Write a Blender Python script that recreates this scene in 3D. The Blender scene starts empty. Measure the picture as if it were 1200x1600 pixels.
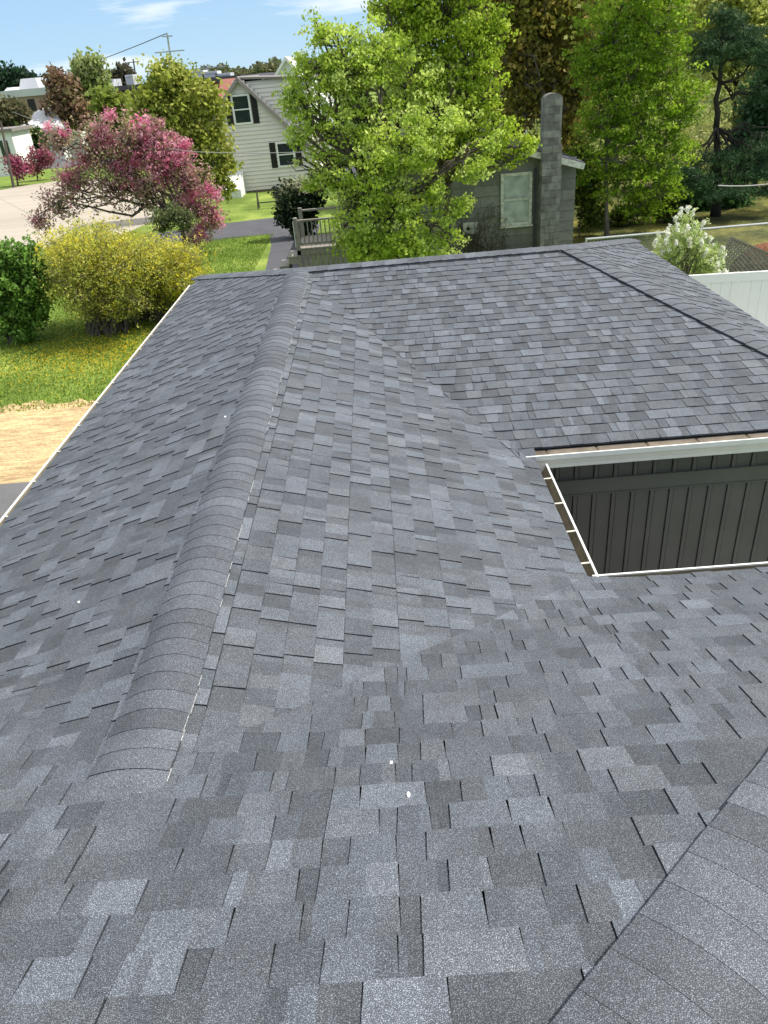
import bpy, math, random
import numpy as np
from mathutils import Vector
scn = bpy.context.scene
C = scn.collection
R = math.radians
rng = np.random.default_rng(7)
random.seed(7)

# ------------------------------------------------------------------ camera
F_PX, PITCH, ROLL, YAW = 1171.4, 0.53593, 0.09138, -0.02539
CAM = np.array([1.0734, 0.0, 2.1806])
_F = np.array([math.sin(YAW)*math.cos(PITCH), math.cos(YAW)*math.cos(PITCH), -math.sin(PITCH)])
_R = np.array([math.cos(YAW), -math.sin(YAW), 0.0]); _U = np.cross(_R, _F)
RR = math.cos(ROLL)*_R-math.sin(ROLL)*_U; UU = math.sin(ROLL)*_R+math.cos(ROLL)*_U
cam = bpy.data.objects.new('camera', bpy.data.cameras.new('camera')); C.objects.link(cam)
from mathutils import Matrix
cam.matrix_world = Matrix(((RR[0], UU[0], -_F[0], CAM[0]), (RR[1], UU[1], -_F[1], CAM[1]), (RR[2], UU[2], -_F[2], CAM[2]), (0, 0, 0, 1)))
cam.data.sensor_fit = 'VERTICAL'; cam.data.sensor_height = 36.0
cam.data.lens = F_PX/1600*36.0
cam.data.clip_start = 0.05; cam.data.clip_end = 5000
scn.camera = cam

def ray(px, py): return _F+RR*(px-600)/F_PX-UU*(py-800)/F_PX
def atz(px, py, z):
    v = ray(px, py); return CAM+v*((z-CAM[2])/v[2])
def aty(px, py, y):
    v = ray(px, py); return CAM+v*((y-CAM[1])/v[1])
GZ = -3.4
def gnd(px, py): return atz(px, py, GZ)

# ------------------------------------------------------------------ sky, sun, exposure
SUN_EL, SUN_AZ = R(53), R(84)          # azimuth from +Y towards +X
w = bpy.data.worlds.new('World'); scn.world = w; w.use_nodes = True
nt = w.node_tree; nt.nodes.clear()
out = nt.nodes.new('ShaderNodeOutputWorld'); bg = nt.nodes.new('ShaderNodeBackground')
sky = nt.nodes.new('ShaderNodeTexSky'); sky.sky_type = 'NISHITA'; sky.sun_disc = False
sky.sun_elevation = SUN_EL; sky.sun_rotation = SUN_AZ; sky.air_density = 1.0; sky.dust_density = 0.0; sky.ozone_density = 3; sky.altitude = 2500
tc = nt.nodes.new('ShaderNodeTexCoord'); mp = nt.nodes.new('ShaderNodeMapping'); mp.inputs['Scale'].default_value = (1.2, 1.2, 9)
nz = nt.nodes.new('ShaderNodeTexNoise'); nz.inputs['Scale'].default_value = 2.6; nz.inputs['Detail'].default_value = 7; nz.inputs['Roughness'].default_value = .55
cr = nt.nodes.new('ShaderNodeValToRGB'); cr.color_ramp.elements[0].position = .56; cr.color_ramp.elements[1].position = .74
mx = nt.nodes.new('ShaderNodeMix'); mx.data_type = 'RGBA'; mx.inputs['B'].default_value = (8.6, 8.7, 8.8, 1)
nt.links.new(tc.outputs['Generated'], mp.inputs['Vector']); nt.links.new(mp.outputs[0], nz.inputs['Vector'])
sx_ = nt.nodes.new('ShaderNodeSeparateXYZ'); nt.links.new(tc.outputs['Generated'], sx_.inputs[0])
ev = nt.nodes.new('ShaderNodeMapRange'); ev.inputs['From Min'].default_value = .22; ev.inputs['From Max'].default_value = .6; ev.inputs['To Max'].default_value = .26; nt.links.new(sx_.outputs['Z'], ev.inputs['Value'])  # adds unseen cloud cover high overhead to whiten the fill light
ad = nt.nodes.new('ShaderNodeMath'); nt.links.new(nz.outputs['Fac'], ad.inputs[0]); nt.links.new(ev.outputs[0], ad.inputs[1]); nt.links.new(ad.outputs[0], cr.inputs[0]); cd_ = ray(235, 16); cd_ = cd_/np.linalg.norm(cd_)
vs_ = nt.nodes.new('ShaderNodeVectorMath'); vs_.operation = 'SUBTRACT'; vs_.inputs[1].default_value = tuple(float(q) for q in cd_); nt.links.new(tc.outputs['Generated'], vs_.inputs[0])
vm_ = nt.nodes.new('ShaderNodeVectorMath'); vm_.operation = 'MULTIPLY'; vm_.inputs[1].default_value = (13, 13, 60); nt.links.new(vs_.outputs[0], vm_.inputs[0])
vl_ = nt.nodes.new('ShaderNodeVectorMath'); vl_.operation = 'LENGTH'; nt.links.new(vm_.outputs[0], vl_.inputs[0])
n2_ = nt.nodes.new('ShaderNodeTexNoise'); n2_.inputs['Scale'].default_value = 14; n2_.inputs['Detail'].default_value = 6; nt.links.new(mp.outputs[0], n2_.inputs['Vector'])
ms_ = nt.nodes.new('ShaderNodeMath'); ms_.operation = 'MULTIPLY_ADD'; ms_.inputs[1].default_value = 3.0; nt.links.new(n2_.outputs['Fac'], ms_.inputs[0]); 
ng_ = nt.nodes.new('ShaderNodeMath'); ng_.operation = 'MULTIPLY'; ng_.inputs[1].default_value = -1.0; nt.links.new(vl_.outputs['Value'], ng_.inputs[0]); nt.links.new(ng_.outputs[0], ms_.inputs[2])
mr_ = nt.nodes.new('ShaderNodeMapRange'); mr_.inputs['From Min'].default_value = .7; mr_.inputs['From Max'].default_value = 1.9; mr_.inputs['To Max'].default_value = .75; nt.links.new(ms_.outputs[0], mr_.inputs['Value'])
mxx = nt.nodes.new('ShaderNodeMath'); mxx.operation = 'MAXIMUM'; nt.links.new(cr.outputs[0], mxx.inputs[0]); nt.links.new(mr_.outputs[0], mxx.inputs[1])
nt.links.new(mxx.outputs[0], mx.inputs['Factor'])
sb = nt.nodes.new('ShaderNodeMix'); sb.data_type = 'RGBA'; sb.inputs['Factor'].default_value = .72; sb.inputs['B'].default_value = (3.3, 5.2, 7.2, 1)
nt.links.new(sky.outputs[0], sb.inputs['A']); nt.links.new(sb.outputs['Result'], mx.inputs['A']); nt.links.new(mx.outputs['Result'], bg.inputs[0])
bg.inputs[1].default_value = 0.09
nt.links.new(bg.outputs[0], out.inputs[0])
sl = bpy.data.lights.new('sun', 'SUN'); sl.energy = 4.0; sl.angle = R(.55); sl.color = (1, .94, .84)
so = bpy.data.objects.new('sun', sl); C.objects.link(so)
sd = Vector((math.sin(SUN_AZ)*math.cos(SUN_EL), math.cos(SUN_AZ)*math.cos(SUN_EL), math.sin(SUN_EL)))
so.rotation_euler = sd.to_track_quat('Z', 'Y').to_euler()
scn.view_settings.view_transform = 'Standard'; scn.view_settings.look = 'None'
scn.view_settings.exposure = 0.6; scn.view_settings.gamma = 1
scn.render.engine = 'CYCLES'

# ------------------------------------------------------------------ helpers
def tag(o, label=None, cat=None, group=None, kind=None):
    if label: o['label'] = label
    if cat: o['category'] = cat
    if group: o['group'] = group
    if kind: o['kind'] = kind
    return o
def empty(name, loc=(0, 0, 0), rz=0, **k):
    o = bpy.data.objects.new(name, None); C.objects.link(o); o.location = [float(v) for v in loc]; o.rotation_euler = (0, 0, rz)
    o.empty_display_size = .2
    return tag(o, **k)
class MB:
    def __init__(s): s.v = []; s.f = []; s.c = []; s.m = []
    def poly(s, pts, col=1.0, mi=0):
        n = len(s.v); s.v += [tuple(map(float, p)) for p in pts]; s.f.append(list(range(n, n+len(pts)))); s.c.append(col); s.m.append(mi)
    def hexa(s, p, col=1.0, mi=0):     # p: 8 pts bottom 4, top 4
        n = len(s.v); s.v += [tuple(map(float, q)) for q in p]
        for f in ((3, 2, 1, 0), (4, 5, 6, 7), (0, 1, 5, 4), (1, 2, 6, 5), (2, 3, 7, 6), (3, 0, 4, 7)):
            s.f.append([n+i for i in f]); s.c.append(col); s.m.append(mi)
    def box(s, a, b, col=1.0, mi=0):
        x0, y0, z0 = a; x1, y1, z1 = b
        s.hexa([(x0, y0, z0), (x1, y0, z0), (x1, y1, z0), (x0, y1, z0), (x0, y0, z1), (x1, y0, z1), (x1, y1, z1), (x0, y1, z1)], col, mi)
    def bar(s, a, b, w, h, up=(0, 0, 1), col=1.0):    # rectangular bar from a to b
        a = Vector([float(q) for q in a]); b = Vector([float(q) for q in b]); d = (b-a).normalized(); u = Vector(up)
        sd_ = d.cross(u)
        if sd_.length < 1e-4: sd_ = d.cross(Vector((1, 0, 0)))
        sd_.normalize(); u = sd_.cross(d).normalized()
        q = [a-sd_*w/2-u*h/2, a+sd_*w/2-u*h/2, b+sd_*w/2-u*h/2, b-sd_*w/2-u*h/2, a-sd_*w/2+u*h/2, a+sd_*w/2+u*h/2, b+sd_*w/2+u*h/2, b-sd_*w/2+u*h/2]
        s.hexa(q, col)
    def tube(s, pts, rad, n=6, col=1.0, cap=True):
        pts = [Vector([float(q) for q in p]) for p in pts]; rings = []
        for i, p in enumerate(pts):
            d = (pts[min(i+1, len(pts)-1)]-pts[max(i-1, 0)]).normalized()
            a = d.cross(Vector((0.13, .21, 1)) if abs(d.z) < .95 else Vector((1, .1, 0))).normalized(); b = d.cross(a)
            r = rad[i] if hasattr(rad, '__len__') else rad
            k = len(s.v)
            for j in range(n):
                t = 2*math.pi*j/n; q = p+a*math.cos(t)*r+b*math.sin(t)*r; s.v.append(tuple(q))
            rings.append(k)
        for i in range(len(rings)-1):
            for j in range(n):
                s.f.append([rings[i]+j, rings[i]+(j+1) % n, rings[i+1]+(j+1) % n, rings[i+1]+j]); s.c.append(col); s.m.append(0)
        if cap:
            s.f.append([rings[0]+j for j in range(n)][::-1]); s.c.append(col); s.m.append(0)
            s.f.append([rings[-1]+j for j in range(n)]); s.c.append(col); s.m.append(0)
    def build(s, name, mats, parent=None, smooth=False, origin=None):
        me = bpy.data.meshes.new(name)
        vs = s.v
        if origin is not None: vs = [(x-origin[0], y-origin[1], z-origin[2]) for x, y, z in s.v]
        me.from_pydata(vs, [], s.f)
        if not isinstance(mats, (list, tuple)): mats = [mats]
        for m in mats: me.materials.append(m)
        me.polygons.foreach_set('material_index', s.m)
        if any(c != 1.0 for c in s.c):
            ca = me.color_attributes.new('tint', 'FLOAT_COLOR', 'CORNER'); arr = []
            for f, c in zip(s.f, s.c):
                c3 = (c, c, c, 1) if not hasattr(c, '__len__') else (*c, 1)
                arr += list(c3)*len(f)
            ca.data.foreach_set('color', arr)
        if smooth: me.polygons.foreach_set('use_smooth', [True]*len(s.f))
        me.update()
        o = bpy.data.objects.new(name, me); C.objects.link(o)
        if parent: o.parent = parent
        if origin is not None: o.location = [float(q) for q in origin]
        if parent: place_under(o, parent)
        return o
def wloc(o):
    v = Vector(o.location)
    return v if not o.parent else v+wloc(o.parent)
def place_under(o, parent):            # geometry was given in world coordinates; unrotated parents only
    o.location = Vector(o.location)-wloc(parent)

def mat(name, col, rough=.85, noise=None, bump=0, tint=False, metal=0, spec=.3, coords='Object'):
    """noise: list of (scale, detail, amount[, stretch]) multiplying the base colour by 1 +/- amount"""
    m = bpy.data.materials.new(name); m.use_nodes = True; n = m.node_tree; b = n.nodes['Principled BSDF']
    b.inputs['Roughness'].default_value = rough; b.inputs['Metallic'].default_value = metal; b.inputs['Specular IOR Level'].default_value = spec
    rgb = n.nodes.new('ShaderNodeRGB'); rgb.outputs[0].default_value = (*col, 1); last = rgb.outputs[0]
    t = n.nodes.new('ShaderNodeTexCoord')
    def mul(a, bsock):
        x = n.nodes.new('ShaderNodeMix'); x.data_type = 'RGBA'; x.blend_type = 'MULTIPLY'; x.inputs['Factor'].default_value = 1
        n.links.new(a, x.inputs['A']); n.links.new(bsock, x.inputs['B']); return x.outputs['Result']
    hs = None
    for spec_ in (noise or []):
        sc, de, am = spec_[:3]
        z = n.nodes.new('ShaderNodeTexNoise'); z.inputs['Scale'].default_value = sc; z.inputs['Detail'].default_value = de
        if len(spec_) > 3:
            mm = n.nodes.new('ShaderNodeMapping'); mm.inputs['Scale'].default_value = spec_[3]; n.links.new(t.outputs[coords], mm.inputs[0]); n.links.new(mm.outputs[0], z.inputs['Vector'])
        else: n.links.new(t.outputs[coords], z.inputs['Vector'])
        mr = n.nodes.new('ShaderNodeMapRange'); mr.inputs['From Min'].default_value = .3; mr.inputs['From Max'].default_value = .7
        mr.inputs['To Min'].default_value = 1-am; mr.inputs['To Max'].default_value = 1+am
        n.links.new(z.outputs['Fac'], mr.inputs['Value']); last = mul(last, mr.outputs[0]); hs = mr.outputs[0]
    if tint:
        a = n.nodes.new('ShaderNodeVertexColor'); a.layer_name = 'tint'; last = mul(last, a.outputs['Color'])
    n.links.new(last, b.inputs['Base Color'])
    if bump and hs:
        bp = n.nodes.new('ShaderNodeBump'); bp.inputs['Strength'].default_value = bump; bp.inputs['Distance'].default_value = .02
        n.links.new(hs, bp.inputs['Height']); n.links.new(bp.outputs[0], b.inputs['Normal'])
    return m

def ramp_ground(name, c1, c2, sc, noise2=(30, 4, .25), c3=None, rough=.95, bump=.3):
    m = bpy.data.materials.new(name); m.use_nodes = True; n = m.node_tree; b = n.nodes['Principled BSDF']; b.inputs['Roughness'].default_value = rough
    b.inputs['Specular IOR Level'].default_value = .15
    t = n.nodes.new('ShaderNodeTexCoord'); z = n.nodes.new('ShaderNodeTexNoise'); z.inputs['Scale'].default_value = sc; z.inputs['Detail'].default_value = 5
    n.links.new(t.outputs['Object'], z.inputs['Vector'])
    r = n.nodes.new('ShaderNodeValToRGB'); r.color_ramp.elements[0].position = .38; r.color_ramp.elements[1].position = .64
    r.color_ramp.elements[0].color = (*c1, 1); r.color_ramp.elements[1].color = (*c2, 1)
    if c3:
        e = r.color_ramp.elements.new(.52); e.color = (*c3, 1)
    n.links.new(z.outputs['Fac'], r.inputs[0])
    z2 = n.nodes.new('ShaderNodeTexNoise'); z2.inputs['Scale'].default_value = noise2[0]; z2.inputs['Detail'].default_value = noise2[1]; n.links.new(t.outputs['Object'], z2.inputs['Vector'])
    mr = n.nodes.new('ShaderNodeMapRange'); mr.inputs['From Min'].default_value = .3; mr.inputs['From Max'].default_value = .7
    mr.inputs['To Min'].default_value = 1-noise2[2]; mr.inputs['To Max'].default_value = 1+noise2[2]; n.links.new(z2.outputs['Fac'], mr.inputs['Value'])
    x = n.nodes.new('ShaderNodeMix'); x.data_type = 'RGBA'; x.blend_type = 'MULTIPLY'; x.inputs['Factor'].default_value = 1
    n.links.new(r.outputs[0], x.inputs['A']); n.links.new(mr.outputs[0], x.inputs['B']); n.links.new(x.outputs['Result'], b.inputs['Base Color'])
    bp = n.nodes.new('ShaderNodeBump'); bp.inputs['Strength'].default_value = bump; bp.inputs['Distance'].default_value = .05
    n.links.new(z2.outputs['Fac'], bp.inputs['Height']); n.links.new(bp.outputs[0], b.inputs['Normal'])
    return m

def shingle_mat():
    m = bpy.data.materials.new('asphalt_shingle'); m.use_nodes = True; n = m.node_tree; b = n.nodes['Principled BSDF']
    b.inputs['Roughness'].default_value = .82; b.inputs['Specular IOR Level'].default_value = .35
    t = n.nodes.new('ShaderNodeTexCoord'); a = n.nodes.new('ShaderNodeVertexColor'); a.layer_name = 'tint'
    z = n.nodes.new('ShaderNodeTexNoise'); z.inputs['Scale'].default_value = 400; z.inputs['Detail'].default_value = 1.5; n.links.new(t.outputs['Object'], z.inputs['Vector'])
    r = n.nodes.new('ShaderNodeValToRGB'); cr = r.color_ramp; cr.elements[0].position = .3; cr.elements[0].color = (.4, .4, .42, 1); cr.elements[1].position = .56; cr.elements[1].color = (1.12, 1.12, 1.12, 1)
    e = cr.elements.new(.66); e.color = (3.3, 3.3, 3.3, 1)
    cr.elements[1].color = (.95, .95, .95, 1)
    n.links.new(z.outputs['Fac'], r.inputs[0])
    z3 = n.nodes.new('ShaderNodeTexNoise'); z3.inputs['Scale'].default_value = 4; z3.inputs['Detail'].default_value = 9; z3.inputs['Roughness'].default_value = .7; n.links.new(t.outputs['Object'], z3.inputs['Vector'])
    mr = n.nodes.new('ShaderNodeMapRange'); mr.inputs['From Min'].default_value = .3; mr.inputs['From Max'].default_value = .7; mr.inputs['To Min'].default_value = .8; mr.inputs['To Max'].default_value = 1.2
    n.links.new(z3.outputs['Fac'], mr.inputs['Value'])
    def mul(p, q):
        x = n.nodes.new('ShaderNodeMix'); x.data_type = 'RGBA'; x.blend_type = 'MULTIPLY'; x.inputs['Factor'].default_value = 1
        n.links.new(p, x.inputs['A']); n.links.new(q, x.inputs['B']); return x.outputs['Result']
    n.links.new(mul(mul(a.outputs['Color'], r.outputs[0]), mr.outputs[0]), b.inputs['Base Color'])
    bp = n.nodes.new('ShaderNodeBump'); bp.inputs['Strength'].default_value = .35; bp.inputs['Distance'].default_value = .003
    n.links.new(z.outputs['Fac'], bp.inputs['Height']); n.links.new(bp.outputs[0], b.inputs['Normal'])
    return m
def leaf_mat(name, rough=.55, trans=.35):
    m = bpy.data.materials.new(name); m.use_nodes = True; n = m.node_tree; b = n.nodes['Principled BSDF']; o = n.nodes['Material Output']
    a = n.nodes.new('ShaderNodeVertexColor'); a.layer_name = 'tint'
    b.inputs['Roughness'].default_value = rough; b.inputs['Specular IOR Level'].default_value = .25
    n.links.new(a.outputs['Color'], b.inputs['Base Color'])
    tr = n.nodes.new('ShaderNodeBsdfTranslucent'); n.links.new(a.outputs['Color'], tr.inputs['Color'])
    mx_ = n.nodes.new('ShaderNodeMixShader'); mx_.inputs[0].default_value = trans
    n.links.new(b.outputs[0], mx_.inputs[1]); n.links.new(tr.outputs[0], mx_.inputs[2]); n.links.new(mx_.outputs[0], o.inputs['Surface'])
    return m
M = dict(
 shingle=shingle_mat(), leaf=leaf_mat('foliage', .5, .45), petal=leaf_mat('blossom', .6, .5), needle=leaf_mat('needles', .6, .15),
 under=mat('roof_underlay', (.03, .03, .035)),
 white=mat('white_aluminium', (.78, .78, .76), .35, [(6, 4, .05)]),
 trough=mat('gutter_inside', (.62, .56, .48), .7, [(9, 4, .2)]),
 trough2=mat('gutter_inside_brown', (.22, .19, .13), .7, [(9, 4, .25)]),
 brown=mat('hanger_brown', (.10, .08, .06), .6), hang2=mat('hanger_light', (.6, .58, .5), .5),
 charcoal=mat('charcoal_siding', (.112, .109, .106), .55, [(3, 3, .08)]),
 charband=mat('charcoal_band', (.115, .115, .11), .5, [(3, 3, .06)]),
 bark=mat('bark', (.085, .07, .055), .95, [(9, 5, .35, (1, 1, .3))], .6),
 barkdark=mat('dark_bark', (.03, .026, .022), .95, [(9, 5, .35, (1, 1, .3))], .6),
 barkgrey=mat('grey_bark', (.14, .125, .10), .95, [(9, 5, .3, (1, 1, .3))], .6),
 beige=mat('beige_vinyl', (.72, .68, .65), .6, [(1.2, 4, .04)]),
 trimwhite=mat('white_trim', (.8, .8, .79), .5),
 shutter=mat('dark_shutter', (.022, .02, .022), .5),
 roofgrey=mat('grey_roofing', (.22, .20, .19), .9, [(3, 5, .15)]),
 found=mat('concrete_foundation', (.27, .26, .23), .9, [(3, 5, .15)]),
 oldwall=mat('weathered_grey_shingle', (.19, .19, .17), .9, [(1.2, 6, .2), (14, 4, .12)], .2, tint=True),
 block=mat('chimney_block', (.20, .195, .185), .95, [(5, 6, .3)], .5, tint=True),
 peel=mat('peeling_white_paint', (.55, .55, .5), .8, [(12, 6, .3)]),
 oldglass=mat('dusty_curtain_glass', (.36, .40, .38), .25, [(4, 5, .3)]),
 wood=mat('weathered_deck_wood', (.26, .24, .21), .85, [(8, 4, .2)]),
 brick=mat('red_brick', (.22, .10, .085), .9, [(.8, 5, .2)]),
 brick2=mat('pale_brick', (.32, .22, .19), .9, [(.8, 5, .2)]),
 whiteroof=mat('white_metal_roofing', (.5, .51, .53), .5, [(.6, 4, .08)]),
 whitewall=mat('white_paint', (.74, .74, .72), .7),
 darkhole=mat('dark_opening', (.02, .02, .02), .6),
 slate=mat('dark_slate_roof', (.07, .07, .09), .8), redroof=mat('red_roof', (.28, .11, .09), .8, [(2, 4, .1)]),
 vinyl=mat('white_vinyl_fence', (.87, .87, .86), .4, [(2, 4, .02)]),
 galv=mat('galvanised_steel', (.42, .44, .45), .45, [(6, 3, .1)], metal=.4),
 lattice=mat('grey_lattice', (.20, .19, .17), .9, [(9, 4, .25)]),
 rust=mat('brown_leaf_litter', (.17, .07, .035), .95, [(16, 6, .45)], .8),
 polewood=mat('pole_wood', (.11, .09, .075), .9, [(4, 4, .2)]), wire=mat('wire', (.32, .31, .31), .6), wiredark=mat('dark_wire', (.08, .08, .09), .6),
 fleck=mat('white_fleck', (.8, .8, .8), .6),
)
g = bpy.data.materials.new('window_glass'); g.use_nodes = True; b = g.node_tree.nodes['Principled BSDF']
b.inputs['Base Color'].default_value = (.02, .035, .04, 1); b.inputs['Roughness'].default_value = .06; b.inputs['Specular IOR Level'].default_value = .6
M['glass'] = g

# ------------------------------------------------------------------ roof geometry
Y0, WL, S, YA, X1, SA, WE, WF, SF, WB, SG = 9.9285, 2.0749, .33931, 3.8741, 3.4588, .37081, 2.2362, 2.0238, .16135, 3.3486, .36303
ZE = -S*WE; ZF = -S*WF; YF = Y0+ZF/SF; YR = YA+ZE/SA; WG = -ZF/SG; SB = S*WL/WB; YBR = Y0-ZF/SB
XH = .73                                    # hip of the main roof: x = y + XH
pD = lambda x, y: S*x
pE = lambda x, y: -S*x
pF = lambda x, y: -(Y0-y)*SF
pB = lambda x, y: -(y-Y0)*SB
pG = lambda x, y: -(x-X1)*SG
pA = lambda x, y: ZE+SA*(YA-y)
pH = lambda x, y: ZE+SA*(YA+XH-x)
def smax(a, b, k):
    h = max(k-abs(a-b), 0)/k; return max(a, b)+h*h*k/4
def smin(a, b, k): return -smax(-a, -b, k)
fD = lambda x, y: smax(pD(x, y), pA(x, y), .16)
fE = lambda x, y: smax(smax(pE(x, y), pA(x, y), .16), pF(x, y) if y > YF-.05 else -9, .05)
fF = lambda x, y: smax(pF(x, y), pE(x, y), .05)
fA = lambda x, y: smax(pA(x, y), -S*abs(x), .16)
XL = -4.6; YB_ = -1.3; XHE = YA+XH
R0 = (0, YR)
polyD = [[(0, YR), (0, Y0), (-WL, Y0+WB), (-WL, YR+S*WL/SA)]]
polyE = [[(0, YR), (WE, YA), (WE, Y0+(YF-Y0)*WE/WF), (0, Y0)], [(WE, Y0+(YF-Y0)*WE/WF), (WE, YF+.02), (WF, YF+.02)]]
polyF = [[(0, Y0), (WF, YF), (X1+WG, YF), (X1, Y0)]]
polyG = [[(X1, Y0), (X1+WG, YF), (X1+WG, YBR)]]
polyB = [[(0, Y0), (X1, Y0), (X1+WG, YBR), (-WL, Y0+WB)]]
polyA = [[(0, YR), (YR+XH, YR), (XHE, YA), (WE, YA)], [(XL, YB_), (YB_+XH, YB_), (YR+XH, YR), (XL, YR)], [(XL, YR), (0, YR), (-WE, YA), (XL, YA)]]
polyH = [[(YB_+XH, YB_), (XHE, YB_), (XHE, YA)]]
def orient(P):
    a = sum(P[i][0]*P[(i+1) % len(P)][1]-P[(i+1) % len(P)][0]*P[i][1] for i in range(len(P)))
    return P if a > 0 else P[::-1]
def clip(sub, P):
    o = sub
    for i in range(len(P)):
        ax, ay = P[i]; bx, by = P[(i+1) % len(P)]; inp = o; o = []
        if not inp: return []
        sd_ = [(bx-ax)*(q[1]-ay)-(by-ay)*(q[0]-ax) for q in inp]
        for j in range(len(inp)):
            c, d = inp[j], inp[(j+1) % len(inp)]; sc, sdd = sd_[j], sd_[(j+1) % len(inp)]
            if sc >= 0: o.append(c)
            if (sc >= 0) != (sdd >= 0):
                t = sc/(sc-sdd); o.append((c[0]+(d[0]-c[0])*t, c[1]+(d[1]-c[1])*t))
    return o
BASE = (.080, .089, .104)
def shade(raised):
    r = random.random()
    k = random.choice([.82, .92, 1.0, 1.07, 1.14, 1.28]) if raised else random.choice([.70, .79, .88, .97])
    k *= random.uniform(.93, 1.07)
    wv = random.uniform(-.02, .02)
    return (BASE[0]*k*(1+wv), BASE[1]*k, BASE[2]*k*(1-wv))
def crease(x, y):
    if y > YA+.2: return 1.0
    d_ = abs(pA(x, y)+S*abs(x)); return min(1.0, max(.12, d_/.09))
def shingles(name, polys, hf, raw, down, eave, parent, slope, e=.143, label=None):
    """down: unit plan vector pointing down the slope; eave: plan distance of the eave along it"""
    polys = [orient(P) for P in polys]
    tx, ty = -down[1], down[0]; ep = e/math.sqrt(1+slope*slope)
    mb = MB()
    pr = [(q[0]*down[0]+q[1]*down[1], q[0]*tx+q[1]*ty) for P in polys for q in P]
    bmin = min(p[0] for p in pr); amin = min(p[1] for p in pr)-.3; amax = max(p[1] for p in pr)+.3
    k = 0; phase = random.uniform(0, .3)
    while eave-k*ep > bmin-.001:
        b1 = eave-k*ep; b0 = b1-ep; a = amin-random.uniform(0, .3); raised = True; wob = random.uniform(-.002, .002)
        while a < amax:
            wd = random.choice([.10, .13, .16, .19, .23]) if raised else random.choice([.06, .09, .12, .15])
            wd *= random.uniform(.9, 1.1)
            a2 = a+wd
            sh = 0.004 if raised else 0
            rect = [(a, b0), (a2, b0), (a2-sh, b1+wob), (a+sh, b1+wob)]
            if not raised: rect = [(a, b0), (a2, b0), (a2, b1+wob), (a, b1+wob)]
            lift = (.0062 if slope > .2 else .0035) if raised else 0.0
            nseg = random.choice([1, 1, 2, 2, 3]) if wd > .12 else random.choice([1, 1, 2])
            segs = []
            cut = [0]+sorted(random.uniform(.2, .8) for _ in range(nseg-1))+[1]
            (ra0, rb0), (ra1, _), (ra2, rb1), (ra3, _) = rect
            for q_ in range(nseg):
                u0, u1 = cut[q_], cut[q_+1]
                if u1-u0 < .05: continue
                segs.append((shade(raised), q_ == 0, [(ra0+(ra1-ra0)*u0, rb0), (ra0+(ra1-ra0)*u1, rb0), (ra3+(ra2-ra3)*u1, rb1), (ra3+(ra2-ra3)*u0, rb1)]))
            for (col, P) in [((c_, sg), P_) for c_, _, sg in segs for P_ in polys]:
                col, sg = col; xy = [(b_*down[0]+a_*tx, b_*down[1]+a_*ty) for a_, b_ in sg]
                c = clip(orient(xy), P)
                if len(c) < 3: continue
                top = []
                for q in c:
                    bb = q[0]*down[0]+q[1]*down[1]; t = (bb-b0)/ep
                    top.append((q[0], q[1], hf(q[0], q[1])+.0015+(t*.0065+lift)*(crease(q[0], q[1]) if raw in (pA, pD, pE) else 1)))
                n = len(mb.v); m_ = len(top)
                mb.v += top+[(x_, y_, z_-.016) for x_, y_, z_ in top]
                mb.f.append([n+i for i in range(m_)]); mb.c.append(col); mb.m.append(0)
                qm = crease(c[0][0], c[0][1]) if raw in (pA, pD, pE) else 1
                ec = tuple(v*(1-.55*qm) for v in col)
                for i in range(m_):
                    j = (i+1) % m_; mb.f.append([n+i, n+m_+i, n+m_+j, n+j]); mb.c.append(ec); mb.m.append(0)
            a = a2; raised = not raised if random.random() < .82 else raised
        k += 1
    # underlay deck
    for P in polys: mb.poly([(x_, y_, raw(x_, y_)-.024) for x_, y_ in P], (.03, .032, .035))
    return mb.build(name, M['shingle'], parent)
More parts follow.
